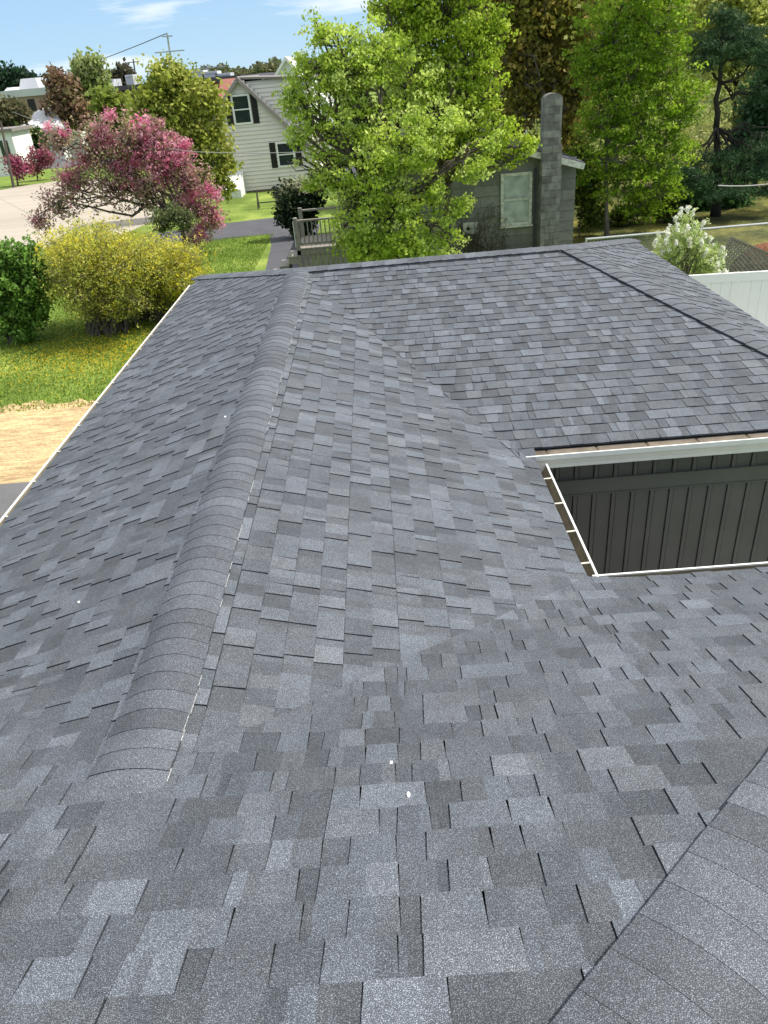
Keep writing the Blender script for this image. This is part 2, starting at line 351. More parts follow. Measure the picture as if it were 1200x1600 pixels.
def caps(name, p0, p1, f1, f2, parent, width=.30, e=.143, butt=+1, k=.05, sunlit_edge=False, lift=.008, th=.0075, sink=0, hug=False):
    """cap shingles from p0 to p1 (plan); butt=+1: thick edge towards p1"""
    p0 = Vector(p0); p1 = Vector(p1); d = (p1-p0); L = d.length; d.normalize(); n = Vector((-d[1], d[0]))
    mb = MB(); N = 12; z0 = lambda q: smin(f1(*q), f2(*q), k)
    ns = max(1, int(L/e)); ee = L/ns
    for i in range(ns):
        kk = random.choice([.84, .94, 1.02, 1.1, 1.2])*random.uniform(.95, 1.05); col = (BASE[0]*kk*1.01, BASE[1]*kk, BASE[2]*kk)
        sk = random.uniform(-.004, .004); wv = random.uniform(-.003, .003)
        ts = [i*ee-.012, i*ee+ee*.5, (i+1)*ee+.004]
        if butt < 0: ts = [i*ee-.004, i*ee+ee*.5, (i+1)*ee+.012]
        rows = []
        for j, t in enumerate(ts):
            u = j/2 if butt > 0 else 1-j/2
            row = []
            for m_ in range(N+1):
                o = (m_/N-.5)*width+wv
                q = p0+d*(t+sk*(m_/N-.5))+n*o
                row.append((q[0], q[1], z0((q[0], q[1]))+lift+(k/4)*((1-(2*o/width)**2) if hug else 1)+.002+u*th-(.045*max(0, (t-(L-sink))/sink) if sink else 0)))
            rows.append(row)
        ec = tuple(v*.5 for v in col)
        for j in range(2):
            for m_ in range(N): mb.poly([rows[j][m_], rows[j][m_+1], rows[j+1][m_+1], rows[j+1][m_]], col)
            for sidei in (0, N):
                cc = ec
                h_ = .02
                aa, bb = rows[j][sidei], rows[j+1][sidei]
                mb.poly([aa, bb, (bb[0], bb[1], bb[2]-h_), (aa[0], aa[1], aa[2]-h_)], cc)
                if sunlit_edge and sidei == N and random.random() < .4: mb.bar((aa[0]+.002, aa[1], aa[2]-.001), (bb[0]+.002, bb[1], bb[2]-.001), .003, .003, col=(.3, .3, .3))  # broken pale strip paints the sunlit line along the cap's right edge
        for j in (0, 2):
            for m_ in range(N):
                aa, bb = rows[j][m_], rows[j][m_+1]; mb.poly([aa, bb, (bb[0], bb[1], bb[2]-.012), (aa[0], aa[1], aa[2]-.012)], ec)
    return mb.build(name, M['shingle'], parent)

house = empty('house', (0, 0, GZ), label='charcoal grey shingled hip roof house with white gutters that fills the foreground', cat='house')
roof = empty('roof', (0, 0, 0)); roof.parent = house; place_under(roof, house)
shingles('roof_slope', polyA, fA, pA, (0, 1), YA+.03, roof, SA)
shingles('roof_slope', polyD, fD, pD, (-1, 0), WL, roof, S)
shingles('roof_slope', polyE, fE, pE, (1, 0), WE, roof, S)
shingles('roof_slope', polyF, fF, pF, (0, -1), -YF, roof, SF)
shingles('roof_slope', polyG, pG, pG, (1, 0), X1+WG, roof, SG)
shingles('roof_slope', polyH, pH, pH, (1, 0), XHE, roof, SA)
shingles('roof_slope', polyB, pB, pB, (0, 1), Y0+WB, roof, SB, e=.286)
caps('ridge_cap', (0, Y0-.05), (0, YR-.14), fD, fE, roof, k=.075, sunlit_edge=True, sink=.2, butt=1, lift=.014, e=.108, th=.003, hug=True)
caps('ridge_cap', (-.05, Y0), (X1, Y0), pF, pB, roof, k=.02, lift=.02)
caps('hip_cap', (0, Y0), (-WL, Y0+WB), pD, pB, roof, k=.04)
caps('hip_cap', (X1, Y0), (X1+WG, YF), pF, pG, roof, k=.04, lift=.014)
caps('hip_cap', (X1, Y0), (X1+WG, YBR), pB, pG, roof, k=.04)
caps('hip_cap', (YB_+XH, YB_), (XHE, YA), pA, pH, roof, k=.06, width=.32, lift=.022, e=.145, butt=-1, th=.0016)

# gutters -----------------------------------------------------------
def gutter(p0, p1, outv, z, wd, inside, hang, hmat, spacing=.42, off=0.0, hs=1.0):
    p0 = Vector((*p0, z)); p1 = Vector((*p1, z)); ov = Vector((*outv, 0)); d = (p1-p0).normalized()
    prof = [(-.003, -.004), (-.003, -.115), (.6*wd, -.115), (.66*wd, -.085), (.72*wd, -.075), (.86*wd, -.045), (.98*wd, -.03), (wd, -.004), (wd-.0, .006), (wd-.014, .006), (wd-.014, -.006)]
    prof = [(u_, z_*hs) for u_, z_ in prof]
    mb = MB()
    for i in range(len(prof)-1):
        a, b_ = prof[i], prof[i+1]
        q = [p0+ov*(a[0]+off)+Vector((0, 0, a[1])), p1+ov*(a[0]+off)+Vector((0, 0, a[1])), p1+ov*(b_[0]+off)+Vector((0, 0, b_[1])), p0+ov*(b_[0]+off)+Vector((0, 0, b_[1]))]
        mb.poly(q)
    for pe in (p0, p1): mb.poly([pe+ov*(a[0]+off)+Vector((0, 0, a[1])) for a in prof[:9]])
    gu = mb.build('gutter', M['white'], house)
    mb = MB(); pr2 = [(.0, -.01), (.002, -.109), (.58*wd, -.109), (.64*wd, -.08), (.84*wd, -.04), (wd-.016, -.008)]
    for i in range(len(pr2)-1):
        a, b_ = pr2[i], pr2[i+1]
        mb.poly([p0+ov*(a[0]+off)+Vector((0, 0, a[1])), p1+ov*(a[0]+off)+Vector((0, 0, a[1])), p1+ov*(b_[0]+off)+Vector((0, 0, b_[1])), p0+ov*(b_[0]+off)+Vector((0, 0, b_[1]))])
    mb.build('gutter_trough', inside, gu)
    if hang:
        L = (p1-p0).length; t = spacing*.6
        while t < L-.05:
            h = MB(); c = p0+d*t; h.bar(c+ov*(off+.002)+Vector((0, 0, -.006)), c+ov*(off+wd-.012)+Vector((0, 0, -.001)), .016, .006)
            h.build('gutter_hanger', hmat, gu); t += spacing
    return gu
gutter((WF+.07, YF+.04), (X1+WG, YF+.04), (0, -1), ZF-.03, .14, M['trough'], True, M['brown'], .42, hs=1.25)
gutter((WE-.05, YF-.12), (WE-.05, YA-.0), (1, 0), ZE-.022, .14, M['trough2'], True, M['hang2'], .40)
gutter((WE+.05, YA-.03), (XHE, YA-.03), (0, 1), ZE-.018, .115, M['trough2'], False, M['hang2'], .6)
gutter((-WL+.05, YR+S*WL/SA+.0), (-WL+.05, Y0+WB-.5), (-1, 0), -S*WL-.018, .125, M['trough2'], True, M['hang2'], .6)
# fascia / soffit boards
mb = MB()
mb.box((WF+.05, YF+.045, ZF-.16), (X1+WG-.06, YF+.065, ZF-.025)); mb.box((WF+.05, YF+.07, ZF-.16), (X1+WG-.3, YF+.42, ZF-.145))
mb.build('fascia', M['white'], house)
mb = MB(); mb.box((WE-.12, YA-.2, ZE-.17), (WE-.08, YF+.3, ZE-.035)); mb.build('fascia', M['white'], house)
mb = MB(); mb.box((-WL+.06, 2, -S*WL-.17), (-WL+.09, Y0+WB-.1, -S*WL-.03)); mb.build('fascia', M['white'], house)
# walls
WY = YF+.36
mb = MB()
wall_top = ZF-.163
x = WE-.4
while x < X1+WG-.32:
    mb.box((x, WY-.012, GZ), (x+.128, WY, wall_top)); mb.box((x+.136, WY-.024, GZ), (x+.170, WY, wall_top)); x += .178
wl_ = mb.build('wall', M['charcoal'], house)
mb = MB(); mb.box((WE-.4, WY+.001, GZ), (X1+WG-.3, WY+.12, wall_top-.004)); mb.build('backing', M['darkhole'], wl_)  # near-black sheet puts shadow lines into the gaps between wall panels
zb1 = aty(1040, 738, WY)[2]; zb0 = aty(1040, 759, WY)[2]
mb = MB(); mb.box((WE-.4, WY-.03, zb0), (X1+WG-.3, WY-.0145, zb1)); mb.box((WE-.4, WY-.042, zb1), (X1+WG-.3, WY-.0145, zb1+.012)); mb.box((WE-.4, WY-.038, zb0-.012), (X1+WG-.3, WY-.0145, zb0)); mb.build('wall_band', M['charband'], house)
mb = MB(); mb.box((-WL+.35, 3, GZ), (-WL+.47, Y0+WB-.4, -S*WL-.12)); mb.box((WE-.52, YA-.5, GZ), (WE-.4, YF+.5, ZE-.12)); mb.box((WE-.4, YA-.42, GZ), (XHE-.35, YA-.3, ZE-.12))
mb.box((-WL+.47, Y0+WB-.5, GZ), (X1+WG-.4, Y0+WB-.38, -S*WL-.1)); mb.box((X1+WG-.42, YF+.5, GZ), (X1+WG-.3, Y0+WB-.5, ZF-.12)); mb.box((XL+.3, YA-.42, GZ), (-WL+.3, YA-.3, ZE-.12))
mb.box((XHE-.47, YB_, GZ), (XHE-.35, YA-.45, ZE-.15)); mb.build('wall', M['charcoal'], house)
# small white flecks lying on the shingles
def onroof(px, py, fn):
    v = ray(px, py); t = 1.0
    for _ in range(4000):
        p = CAM+v*t
        if p[2] <= fn(p[0], p[1]): break
        t += .004
    return p
for (px, py, fn, s_, lb) in [(639, 1246, fA, .008, 'larger white fleck on the shingles low in the centre of the roof'), (612, 1196, fA, .006, 'small pale fleck on the shingles just above the larger white fleck'),
                        (124, 944, fD, .006, 'tiny white fleck on the darker left roof slope beside the rounded ridge cap'), (352, 654, fD, .008, 'tiny white fleck far up the left slope touching the ridge cap edge')]:
    p = onroof(px, py, fn); mb = MB(); z = fn(p[0], p[1])+.016
    P = [(p[0]+s_*math.cos(a)*random.uniform(.6, 1.3), p[1]+s_*1.6*math.sin(a)*random.uniform(.6, 1.2)) for a in np.linspace(0, 2*math.pi, 7)[:-1]]
    mb.poly([(x_, y_, z) for x_, y_ in P]); 
    for i in range(6):
        a_, b_ = P[i], P[(i+1) % 6]; mb.poly([(*a_, z), (*b_, z), (*b_, z-.008), (*a_, z-.008)])
    o = mb.build('white_fleck', M['fleck'], origin=(p[0], p[1], z-.008)); tag(o, lb, 'debris', 'white flecks on the shingles')

# ------------------------------------------------------------------ ground
def sheet(name, pts, m, dz, label=None, cat=None):
    mb = MB(); mb.poly([(p[0], p[1], GZ+dz) for p in pts]); o = mb.build(name, m); return tag(o, label or name, cat or name.replace('_', ' '), kind='structure')
G_lawn = ramp_ground('lawn', (.11, .16, .03), (.25, .31, .07), .45, (14, 6, .3), (.16, .23, .045))
mb = MB(); mb.poly([(-1500, -300, GZ), (1500, -300, GZ), (1500, 3000, GZ), (-1500, 3000, GZ)])
tag(mb.build('ground', ramp_ground('field_ground', (.10, .15, .03), (.22, .27, .06), .12, (6, 6, .3), (.15, .22, .04))), 'broad grassy ground around the houses', 'ground', kind='structure')
sheet('lawn', [(-30, 14), (14, 14), (14, 27), (2, 36), (-4, 45), (-12, 45), (-18, 33), (-30, 30)], G_lawn, .004, 'bright green lawn beside the bushes')
wav = mat('straw_sand', (.52, .37, .20), .95, [(2.2, 5, .22, (.6, 2.2, 1)), (7, 6, .32, (.4, 2.5, 1)), (30, 4, .35, (.5, 1.6, 1))], .9)
er_ = random.Random(3)
edge = [(-14, 15.1), (-9, 14.95), (-7.2, 15.05), (-6.4, 14.85), (-5.6, 14.95), (-5.0, 14.75), (-4, 14.8), (-1.5, 14.7)]
edge = [(x_, 14.95+er_.uniform(-.16, .16)+.1*math.sin(x_*1.7)) for x_ in np.linspace(-14, -1.5, 60)]
sheet('sand', edge+[(-1.5, 11.3), (-14, 11.3)], wav, .008, 'tan strip of sand and straw next to the lawn')
asph = mat('asphalt', (.13, .13, .135), .92, [(1.2, 5, .12), (60, 3, .2)], .3)
asph2 = mat('dark_asphalt', (.085, .087, .10), .92, [(1.2, 5, .14), (60, 3, .15)], .3)
sheet('pavement', [(-14, 11.3), (-1.5, 11.3), (-1.5, -4), (-14, -4)], asph, .009, 'grey asphalt below the left gutter')
dp = [gnd(*q)[:2] for q in [(180, 392), (240, 366), (330, 352), (395, 344), (470, 336), (500, 352), (478, 430), (413, 430), (424, 384), (421, 366), (330, 377), (255, 390)]]
sheet('driveway', dp, asph2, .010, 'grey driveway bending past the neighbouring porch')
sheet('bounce_patio', [(WE-.4, YA-.3), (XHE+2, YA-.3), (XHE+2, WY), (WE-.4, WY)], mat('bounce_concrete', (.34, .33, .31), .9, [(2, 5, .12)]), .011, 'unseen concrete floor added in the recess of the house for neutral bounce light')  # unseen floor added to replace green bounce on the wall with neutral grey
gp = [gnd(*q)[:2] for q in [(-160, 302), (-10, 299), (40, 290), (90, 283), (150, 280), (260, 300), (240, 345), (180, 372), (60, 390), (-160, 420)]]
sheet('gravel_lot', gp, mat('pale_gravel', (.38, .335, .28), .95, [(.25, 5, .12, (.3, 2, 1)), (20, 4, .12)], .3), .0085, 'pale gravel lot behind the crabapple')
sp_ = [gnd(*q)[:2] for q in [(-300, 295), (0, 270), (200, 254), (420, 233), (420, 229), (200, 246), (0, 258), (-300, 275)]]
sheet('street', sp_, asph, .012, 'grey street crossing behind the gravel lot')
sheet('bounce_gravel_bed', [(5.6, 12), (18, 12), (18, 17.2), (5.6, 17.2)], mat('bounce_gravel', (.45, .43, .40), .95, [(18, 4, .2)], .3), .013, 'unseen pale gravel added along the white fence to bounce light onto it')  # unseen pale sheet added to bounce neutral light onto the fence
wl = [gnd(*q)[:2] for q in [(880, 400), (1260, 380), (1260, 240), (1160, 180), (980, 215), (870, 290)]]
sheet('woodland_floor', wl, ramp_ground('leaf_litter', (.04, .05, .015), (.19, .18, .045), .6, (9, 6, .35), (.09, .095, .025)), .006, 'yellow brown leaf strewn ground under the trees')

# grass blades (uncountable)
def blades(name, pts_fn, n, h, cols, label, sz=.012):
    P = pts_fn(n); n = len(P); a = rng.uniform(0, 2*np.pi, n); hh = h*rng.uniform(.5, 1.3, n); dx = np.cos(a)*sz; dy = np.sin(a)*sz
    ln = rng.normal(0, .35, (n, 2))*hh[:, None]
    V = np.zeros((n, 3, 3)); z = np.full(n, GZ+.006)
    V[:, 0] = np.c_[P[:, 0]-dx, P[:, 1]-dy, z]; V[:, 1] = np.c_[P[:, 0]+dx, P[:, 1]+dy, z]; V[:, 2] = np.c_[P[:, 0]+ln[:, 0], P[:, 1]+ln[:, 1], z+hh]
    ci = rng.integers(0, len(cols), n); c = np.array(cols)[ci]*rng.uniform(.75, 1.25, (n, 1))
    return raw_mesh(name, V.reshape(-1, 3), 3, np.repeat(c, 3, 0), M['leaf'])
def raw_mesh(name, V, k, c, m, parent=None, origin=(0, 0, 0)):
    n = len(V)//k; me = bpy.data.meshes.new(name); origin = np.array(origin, float)
    me.vertices.add(n*k); me.vertices.foreach_set('co', (V-origin).astype(np.float32).ravel())
    me.loops.add(n*k); me.loops.foreach_set('vertex_index', np.arange(n*k, dtype=np.int32))
    me.polygons.add(n); me.polygons.foreach_set('loop_start', np.arange(0, n*k, k, dtype=np.int32)); me.polygons.foreach_set('loop_total', np.full(n, k, np.int32))
    ca = me.color_attributes.new('tint', 'FLOAT_COLOR', 'POINT'); ca.data.foreach_set('color', np.c_[c, np.ones(len(c))].astype(np.float32).ravel())
    me.materials.append(m); me.update(calc_edges=True); me.validate()
    o = bpy.data.objects.new(name, me); C.objects.link(o)
    if parent: o.parent = parent
    o.location = origin
    if parent: place_under(o, parent)
    return o
def lawn_pts(n):
    P = np.c_[rng.uniform(-12, -1, n), rng.uniform(14.6, 34, n)]
    keep = (P[:, 1] < 32.3) & ~((P[:, 0] > -3.2) & (P[:, 1] > 25))
    return P[keep]
tag(blades('grass', lawn_pts, 90000, .06, [(.17, .28, .03), (.21, .33, .04), (.27, .35, .07), (.11, .19, .025)], ''), 'short bright green grass of the lawn below the bushes', 'grass', kind='stuff')
def fall_pts(n):
    c = gnd(165, 530); return np.c_[rng.normal(c[0]+.3, 1.6, n), rng.normal(c[1]-1.2, 1.2, n)]
P = fall_pts(5200); a = rng.uniform(0, 6.28, len(P)); V = np.zeros((len(P), 3, 3))
for i, o_ in enumerate((0, 2.1, 4.2)): V[:, i] = np.c_[P[:, 0]+.022*np.cos(a+o_), P[:, 1]+.022*np.sin(a+o_), np.full(len(P), GZ+.05)+rng.uniform(0, .03, len(P))]
tag(raw_mesh('fallen_petals', V.reshape(-1, 3), 3, np.repeat(np.array([[.65, .5, .03]])*rng.uniform(.6, 1.2, (len(P), 1)), 3, 0), M['petal']), 'yellow petals scattered on the grass below the forsythia', 'petals', kind='stuff')

# ------------------------------------------------------------------ plants
def px2m(p): return np.linalg.norm(p-CAM)/F_PX
def leaves(centers, r, per, size, cols, flat=1.0, asp=.75, up=.0, jitter=.25):
    """per leaves round each centre (clump radius r)"""
    n = len(centers)*per; c = np.repeat(centers, per, 0)
    d = rng.normal(0, 1, (n, 3)); d /= np.linalg.norm(d, axis=1)[:, None]; d *= (rng.uniform(0, 1, n)**.5)[:, None]*np.repeat(r if hasattr(r, '__len__') else np.full(len(centers), r), per)[:, None]
    d[:, 2] *= flat; c = c+d
    nrm = rng.normal(0, 1, (n, 3)); nrm[:, 2] = np.abs(nrm[:, 2])+up; nrm /= np.linalg.norm(nrm, axis=1)[:, None]
    t = np.cross(nrm, rng.normal(0, 1, (n, 3))); t /= np.linalg.norm(t, axis=1)[:, None]; b_ = np.cross(nrm, t)
    s = (size*rng.uniform(.6, 1.35, n))[:, None]
    V = np.stack([c-t*s, c+b_*s*asp*.6-t*s*.1, c+t*s, c-b_*s*asp*.6-t*s*.1], 1)
    cols = np.array(cols); cc = cols[rng.integers(0, len(cols), len(centers))]; cc = np.repeat(cc, per, 0)*rng.uniform(1-jitter, 1+jitter, (n, 1))
    return V.reshape(-1, 3), np.repeat(cc, 4, 0)
def blob_points(blobs, n, shell=.55):
    """blobs: list of (center3, radius3); returns n clump centres"""
    vol = np.array([np.prod(b_[1])**(2/3) for b_ in blobs]); pick = rng.choice(len(blobs), n, p=vol/vol.sum())
    ce = np.array([b_[0] for b_ in blobs])[pick]; ra = np.array([b_[1] for b_ in blobs])[pick]
    d = rng.normal(0, 1, (n, 3)); d /= np.linalg.norm(d, axis=1)[:, None]
    rr = (shell+(1-shell)*rng.uniform(0, 1, n))*rng.uniform(.72, 1.22, n); rr *= np.where(rng.uniform(0, 1, n) < .25, rng.uniform(.2, .8, n), 1)
    return ce+d*ra*rr[:, None], pick
def curve(a, b_, sag, n=6, j=.04):
    a = np.array(a, float); b_ = np.array(b_, float); L = np.linalg.norm(b_-a); P = []
    for i in range(n+1):
        t = i/n; q = a+(b_-a)*t; q[2] += sag*L*math.sin(math.pi*t)
        if 0 < i < n: q = q+rng.normal(0, j*L/n*2, 3)
        P.append(q)
    return P
def tree(name, base, blobs_px, Y, label, cat, cols, nclump, per, size, clump_r, bark, trunk_r, group=None, depth=.8, flat=1.0, crown='crown', mat_leaf='leaf', twigs=.25, trunk_to=None, multi=1, shell=.55, extra=None, dy_jit=.5, asp=1.15, up=0.0, limb_r=.35, lean=None, straight=None):
    base = np.array(base, float)
    root = empty(name, base, label=label, cat=cat, group=group)
    blobs = []
    for q in blobs_px:
        px, py, r = q[:3]; dy = q[3] if len(q) > 3 else 0; fl = q[4] if len(q) > 4 else 1
        c = aty(px, py, Y+dy); rm = r*px2m(c); blobs.append((c, np.array([rm, rm*depth, rm*fl])))
    pts, pick = blob_points(blobs, nclump, shell)
    pts = pts[pts[:, 2] > base[2]+.05]
    V, c = leaves(pts, clump_r, per, size, cols, flat, asp, up)
    raw_mesh(crown, V, 4, c, M[mat_leaf], root, base)
    tb = MB(); cen = np.mean([b_[0] for b_ in blobs], 0); topz = max(b_[0][2] for b_ in blobs)
    hgt = topz-base[2]
    fork = base+np.array([(cen[0]-base[0])*.25, (cen[1]-base[1])*.25, hgt*.35]) if lean is None else np.array(lean, float)
    stems = []
    for k in range(multi):
        off = np.array([rng.normal(0, trunk_r*1.5), rng.normal(0, trunk_r*1.5), 0]) if multi > 1 else np.zeros(3)
        f2 = fork+(rng.normal(0, 1, 3)*np.array([hgt*.08, hgt*.08, hgt*.03]) if multi > 1 else 0)
        P_ = curve(base+off-np.array([0, 0, .1]), f2, 0, 5, .03); tb.tube(P_, [trunk_r*(1-.08*i)*(1.25 if i == 0 else 1) for i in range(6)], 8); stems.append(f2)
    top_ = None
    if straight is not None:
        top_ = np.array(straight, float); sb_ = stems[0]; tb.tube(curve(sb_, top_, 0, 8, .03), [trunk_r*.62*(1-.1*q) for q in range(9)], 7)
    for i, (bc, br) in enumerate(blobs):
        f2 = stems[i % len(stems)]
        if top_ is not None:
            t_ = min(1, max(0, (bc[2]-br[2]*.5-f2[2])/(top_[2]-f2[2]))); f2 = f2+(top_-f2)*t_
        sub = curve(f2, bc+np.array([0, 0, br[2]*.4]), .06, 6, .12); tb.tube(sub, [trunk_r*limb_r*2*(1-.14*q) for q in range(7)], 6)
        for _ in range(4):
            st = sub[rng.integers(2, 6)]; d = rng.normal(0, 1, 3); d /= np.linalg.norm(d); e_ = bc+d*br*.9
            tb.tube(curve(st, e_, .04, 5, .15), [trunk_r*limb_r*.8*(1-.17*q) for q in range(6)], 5)
    nt_ = int(len(pts)*twigs)
    if nt_:
        idx = rng.choice(len(pts), nt_, replace=False)
        cs = np.array([b_[0] for b_ in blobs])
        for i in idx:
            p = pts[i]; k = np.argmin(np.linalg.norm(cs-p, axis=1)); st = cs[k]+(p-cs[k])*rng.uniform(.2, .6)-np.array([0, 0, .15*blobs[k][1][2]])
            tb.tube(curve(st, p, .02, 3, .12), [.018, .013, .009, .005], 4, cap=False)
    tb.build('trunk', bark, root, smooth=True, origin=base)
    if extra:
        for (nm, bl, n2, per2, sz2, cr2, cols2, mt) in extra:
            bb = []
            for q in bl:
                px, py, r = q[:3]; dy = q[3] if len(q) > 3 else 0; fl = q[4] if len(q) > 4 else 1
                c_ = aty(px, py, Y+dy); rm = r*px2m(c_); bb.append((c_, np.array([rm, rm*depth, rm*fl])))
            p2, _ = blob_points(bb, n2, .5); V2, c2 = leaves(p2, cr2, per2, sz2, cols2, 1, .9); raw_mesh(nm, V2, 4, c2, M[mt], root, base)
    return root
YG = [(.50, .62, .10), (.43, .56, .07), (.54, .66, .15), (.33, .46, .05), (.58, .68, .20)]
# big spring maple before the neighbouring shed (left) and its taller companion
b = gnd(617, 372); b = np.array([b[0], 21.3, GZ]); b[0] = aty(617, 372, 21.3)[0]
tree('maple_tree', b, [(560, 110, 52, 0), (505, 130, 34), (468, 110, 22), (470, 170, 26), (500, 200, 34), (462, 215, 14), (525, 70, 34), (590, 85, 38), (640, 130, 48, .5), (565, 190, 56), (640, 220, 54, -.6), (515, 265, 36), (585, 275, 54, -.6), (485, 285, 16), (550, 335, 36, -.4), (620, 340, 46, -.3), (675, 300, 30, 0), (690, 370, 34), (495, 45, 20), (575, 380, 30), (715, 320, 20), (455, 150, 20), (458, 255, 14), (700, 190, 36, -.3), (740, 260, 26, -.2), (770, 225, 16), (650, 390, 26), (530, 375, 18)], 21.3,
     'broad light green maple in fresh leaf with its crown in front of the beige house', 'tree', YG, 1150, 32, .044, .27, M['bark'], .13, twigs=.45, depth=.75, flat=.55)
b = np.array([aty(694, 372, 22.6)[0], 22.6, GZ])
tree('maple_tree', b, [(640, 40, 52), (700, 30, 62), (680, 110, 58), (745, 100, 40), (735, 180, 44), (700, 220, 48), (760, 240, 34, .3), (640, 0, 50), (720, -60, 80), (600, 10, 24), (770, 40, 26), (800, 235, 26, .6), (785, 200, 20), (765, 150, 22), (825, 225, 13, .4)], 22.6,
     'taller bright green maple behind the broad maple, crown leaving the top of the photo', 'tree', [(.44, .56, .05), (.37, .50, .045), (.50, .60, .09), (.28, .40, .03)], 1000, 32, .046, .28, M['bark'], .15, twigs=.45, depth=.7, flat=.55)
# woods to the right
b = np.array([aty(890, 330, 31)[0], 31, GZ])
tree('olive_tree', b, [(830, 40, 60), (800, 120, 45), (860, 130, 50), (830, -50, 80), (900, 20, 55), (800, 185, 34), (880, 200, 40), (910, 110, 45), (770, 20, 40), (900, 270, 26)], 31,
     'tall olive brown budding tree rising behind the grey block chimney', 'tree', [(.32, .27, .05), (.26, .26, .04), (.38, .30, .07), (.28, .31, .05), (.18, .15, .04)], 1100, 15, .095, .42, M['barkgrey'], .16, twigs=.3, depth=.6)
b = gnd(948, 372)
tree('green_tree', b, [(950, 60, 60), (1020, 50, 58), (980, 130, 62), (1045, 130, 48), (1000, 210, 66), (940, 200, 45), (1040, 240, 45), (960, 280, 45), (1020, 300, 45), (915, 262, 30), (898, 285, 16), (1000, -30, 70), (925, 110, 35), (1070, 170, 28)], b[1],
     'slender trunked fresh green tree standing right of the block chimney', 'tree', [(.25, .38, .025), (.20, .33, .02), (.32, .45, .04), (.15, .25, .02)], 1150, 30, .05, .28, M['barkgrey'], .085, twigs=.4, depth=.75, flat=.5, lean=aty(948, 250, b[1]), straight=aty(965, -20, b[1]))
b = gnd(1118, 338)
pine = [(1115, 75, 36, 0, .6), (1150, 55, 36, .3, .6), (1190, 80, 38, 0, .6), (1130, 25, 22, 0, .6), (1100, 100, 20, -.4, .5), (1220, 110, 30, 0, .5), (1185, 150, 24, .5, .35), (1120, 250, 34, -.5, .35), (1160, 240, 34, -.3, .3), (1200, 225, 34, -.2, .35), (1175, 270, 36, -.5, .35), (1095, 285, 30, -1, .3), (1230, 250, 50, 0, .4), (1070, 270, 20, -1, .3), (1150, 300, 30, -1, .3), (1110, 305, 26, -1, .3), (1200, 300, 24, -.6, .3)]
tree('pine_tree', b, pine, b[1], 'dark green pine with black forked trunk near the right edge', 'tree', [(.036, .088, .032), (.026, .066, .024), (.055, .115, .04)], 1300, 34, .085, .26, M['barkdark'], .17, mat_leaf='needle', asp=.16, depth=.9, twigs=.15, lean=aty(1119, 200, b[1]), limb_r=.16, flat=.45, straight=aty(1132, 15, b[1]))
for i, (px, py, Yt, bl, lb, cl) in enumerate([
   (1150, 200, 42, [(1150, 20, 60), (1100, 10, 50), (1190, -30, 60), (1140, 90, 36), (1200, 60, 40), (1080, 90, 34)], 'pale yellow green tree behind the dark pine', [(.46, .50, .12), (.38, .42, .09), (.55, .58, .18)]),
   (1060, 160, 46, [(1060, 30, 50), (1020, 0, 50), (1090, -20, 50), (1060, 110, 40)], 'yellow green tree between the slender green tree and the pine', [(.34, .38, .06), (.27, .32, .05)]),
   (770, 170, 38, [(770, 0, 50), (790, 70, 40), (780, 130, 40), (760, -40, 60)], 'dark brown green tree behind the peak of the grey shed', [(.14, .14, .03), (.10, .11, .025), (.20, .18, .04)]),
   (900, 170, 44, [(900, 60, 60), (880, 150, 45), (940, 180, 45), (860, -20, 60), (940, -40, 60)], 'shaded green tree farther back behind the olive tree', [(.16, .20, .035), (.12, .15, .03)]),
   (1090, 330, 30, [(1060, 300, 28), (1095, 318, 22), (1030, 318, 20), (1150, 322, 20), (1130, 300, 22)], 'dark green bushy evergreen sapling low in front of the wood left of the pine trunk', [(.07, .15, .04), (.05, .11, .03), (.10, .19, .05)]),
   (1185, 250, 33, [(1190, 190, 26), (1215, 150, 34), (1170, 220, 20), (1205, 235, 30), (1160, 250, 18)], 'dark grey green evergreen tree at the right edge behind the pine', [(.05, .11, .045), (.04, .09, .035)]),
   (1210, 220, 36, [(1215, 170, 34), (1200, 215, 30), (1235, 120, 44), (1180, 180, 24)], 'loose grey green sapling at the right edge below the pine boughs', [(.26, .30, .10), (.20, .24, .08)])]):
    b = np.array([aty(px, py, Yt)[0], Yt, GZ])
    tree('woodland_tree', b, bl, Yt, lb, 'tree', cl, 650, 14, .12, .5, M['barkdark'], .14, 'trees of the wood on the right', twigs=.3, depth=.8)
# undergrowth in the wood
P = np.c_[rng.uniform(7, 34, 2600), rng.uniform(33, 62, 2600), rng.uniform(.0, 1.0, 2600)**2*4.5+GZ+.2]
P = P[(P[:, 1] > 30+.3*P[:, 0])]
V, c = leaves(P, .5, 12, .10, [(.40, .44, .14), (.28, .33, .09), (.50, .50, .20), (.15, .19, .05)])
tag(raw_mesh('undergrowth', V, 4, c, M['leaf']), 'pale leafy undergrowth on the wooded ground behind the pine', 'undergrowth', kind='stuff')
P = np.c_[rng.uniform(-4, 70, 5200), rng.uniform(66, 92, 5200), rng.uniform(0, 1, 5200)*17+GZ]
P = P[P[:, 0] > P[:, 1]*.06-2]
V, c = leaves(P, 1.4, 12, .28, [(.20, .26, .05), (.28, .33, .08), (.33, .34, .10), (.12, .16, .04)])
tag(raw_mesh('woodland', V, 4, c, M['leaf']), 'dense spring woodland closing the view on the right', 'woodland', kind='stuff')
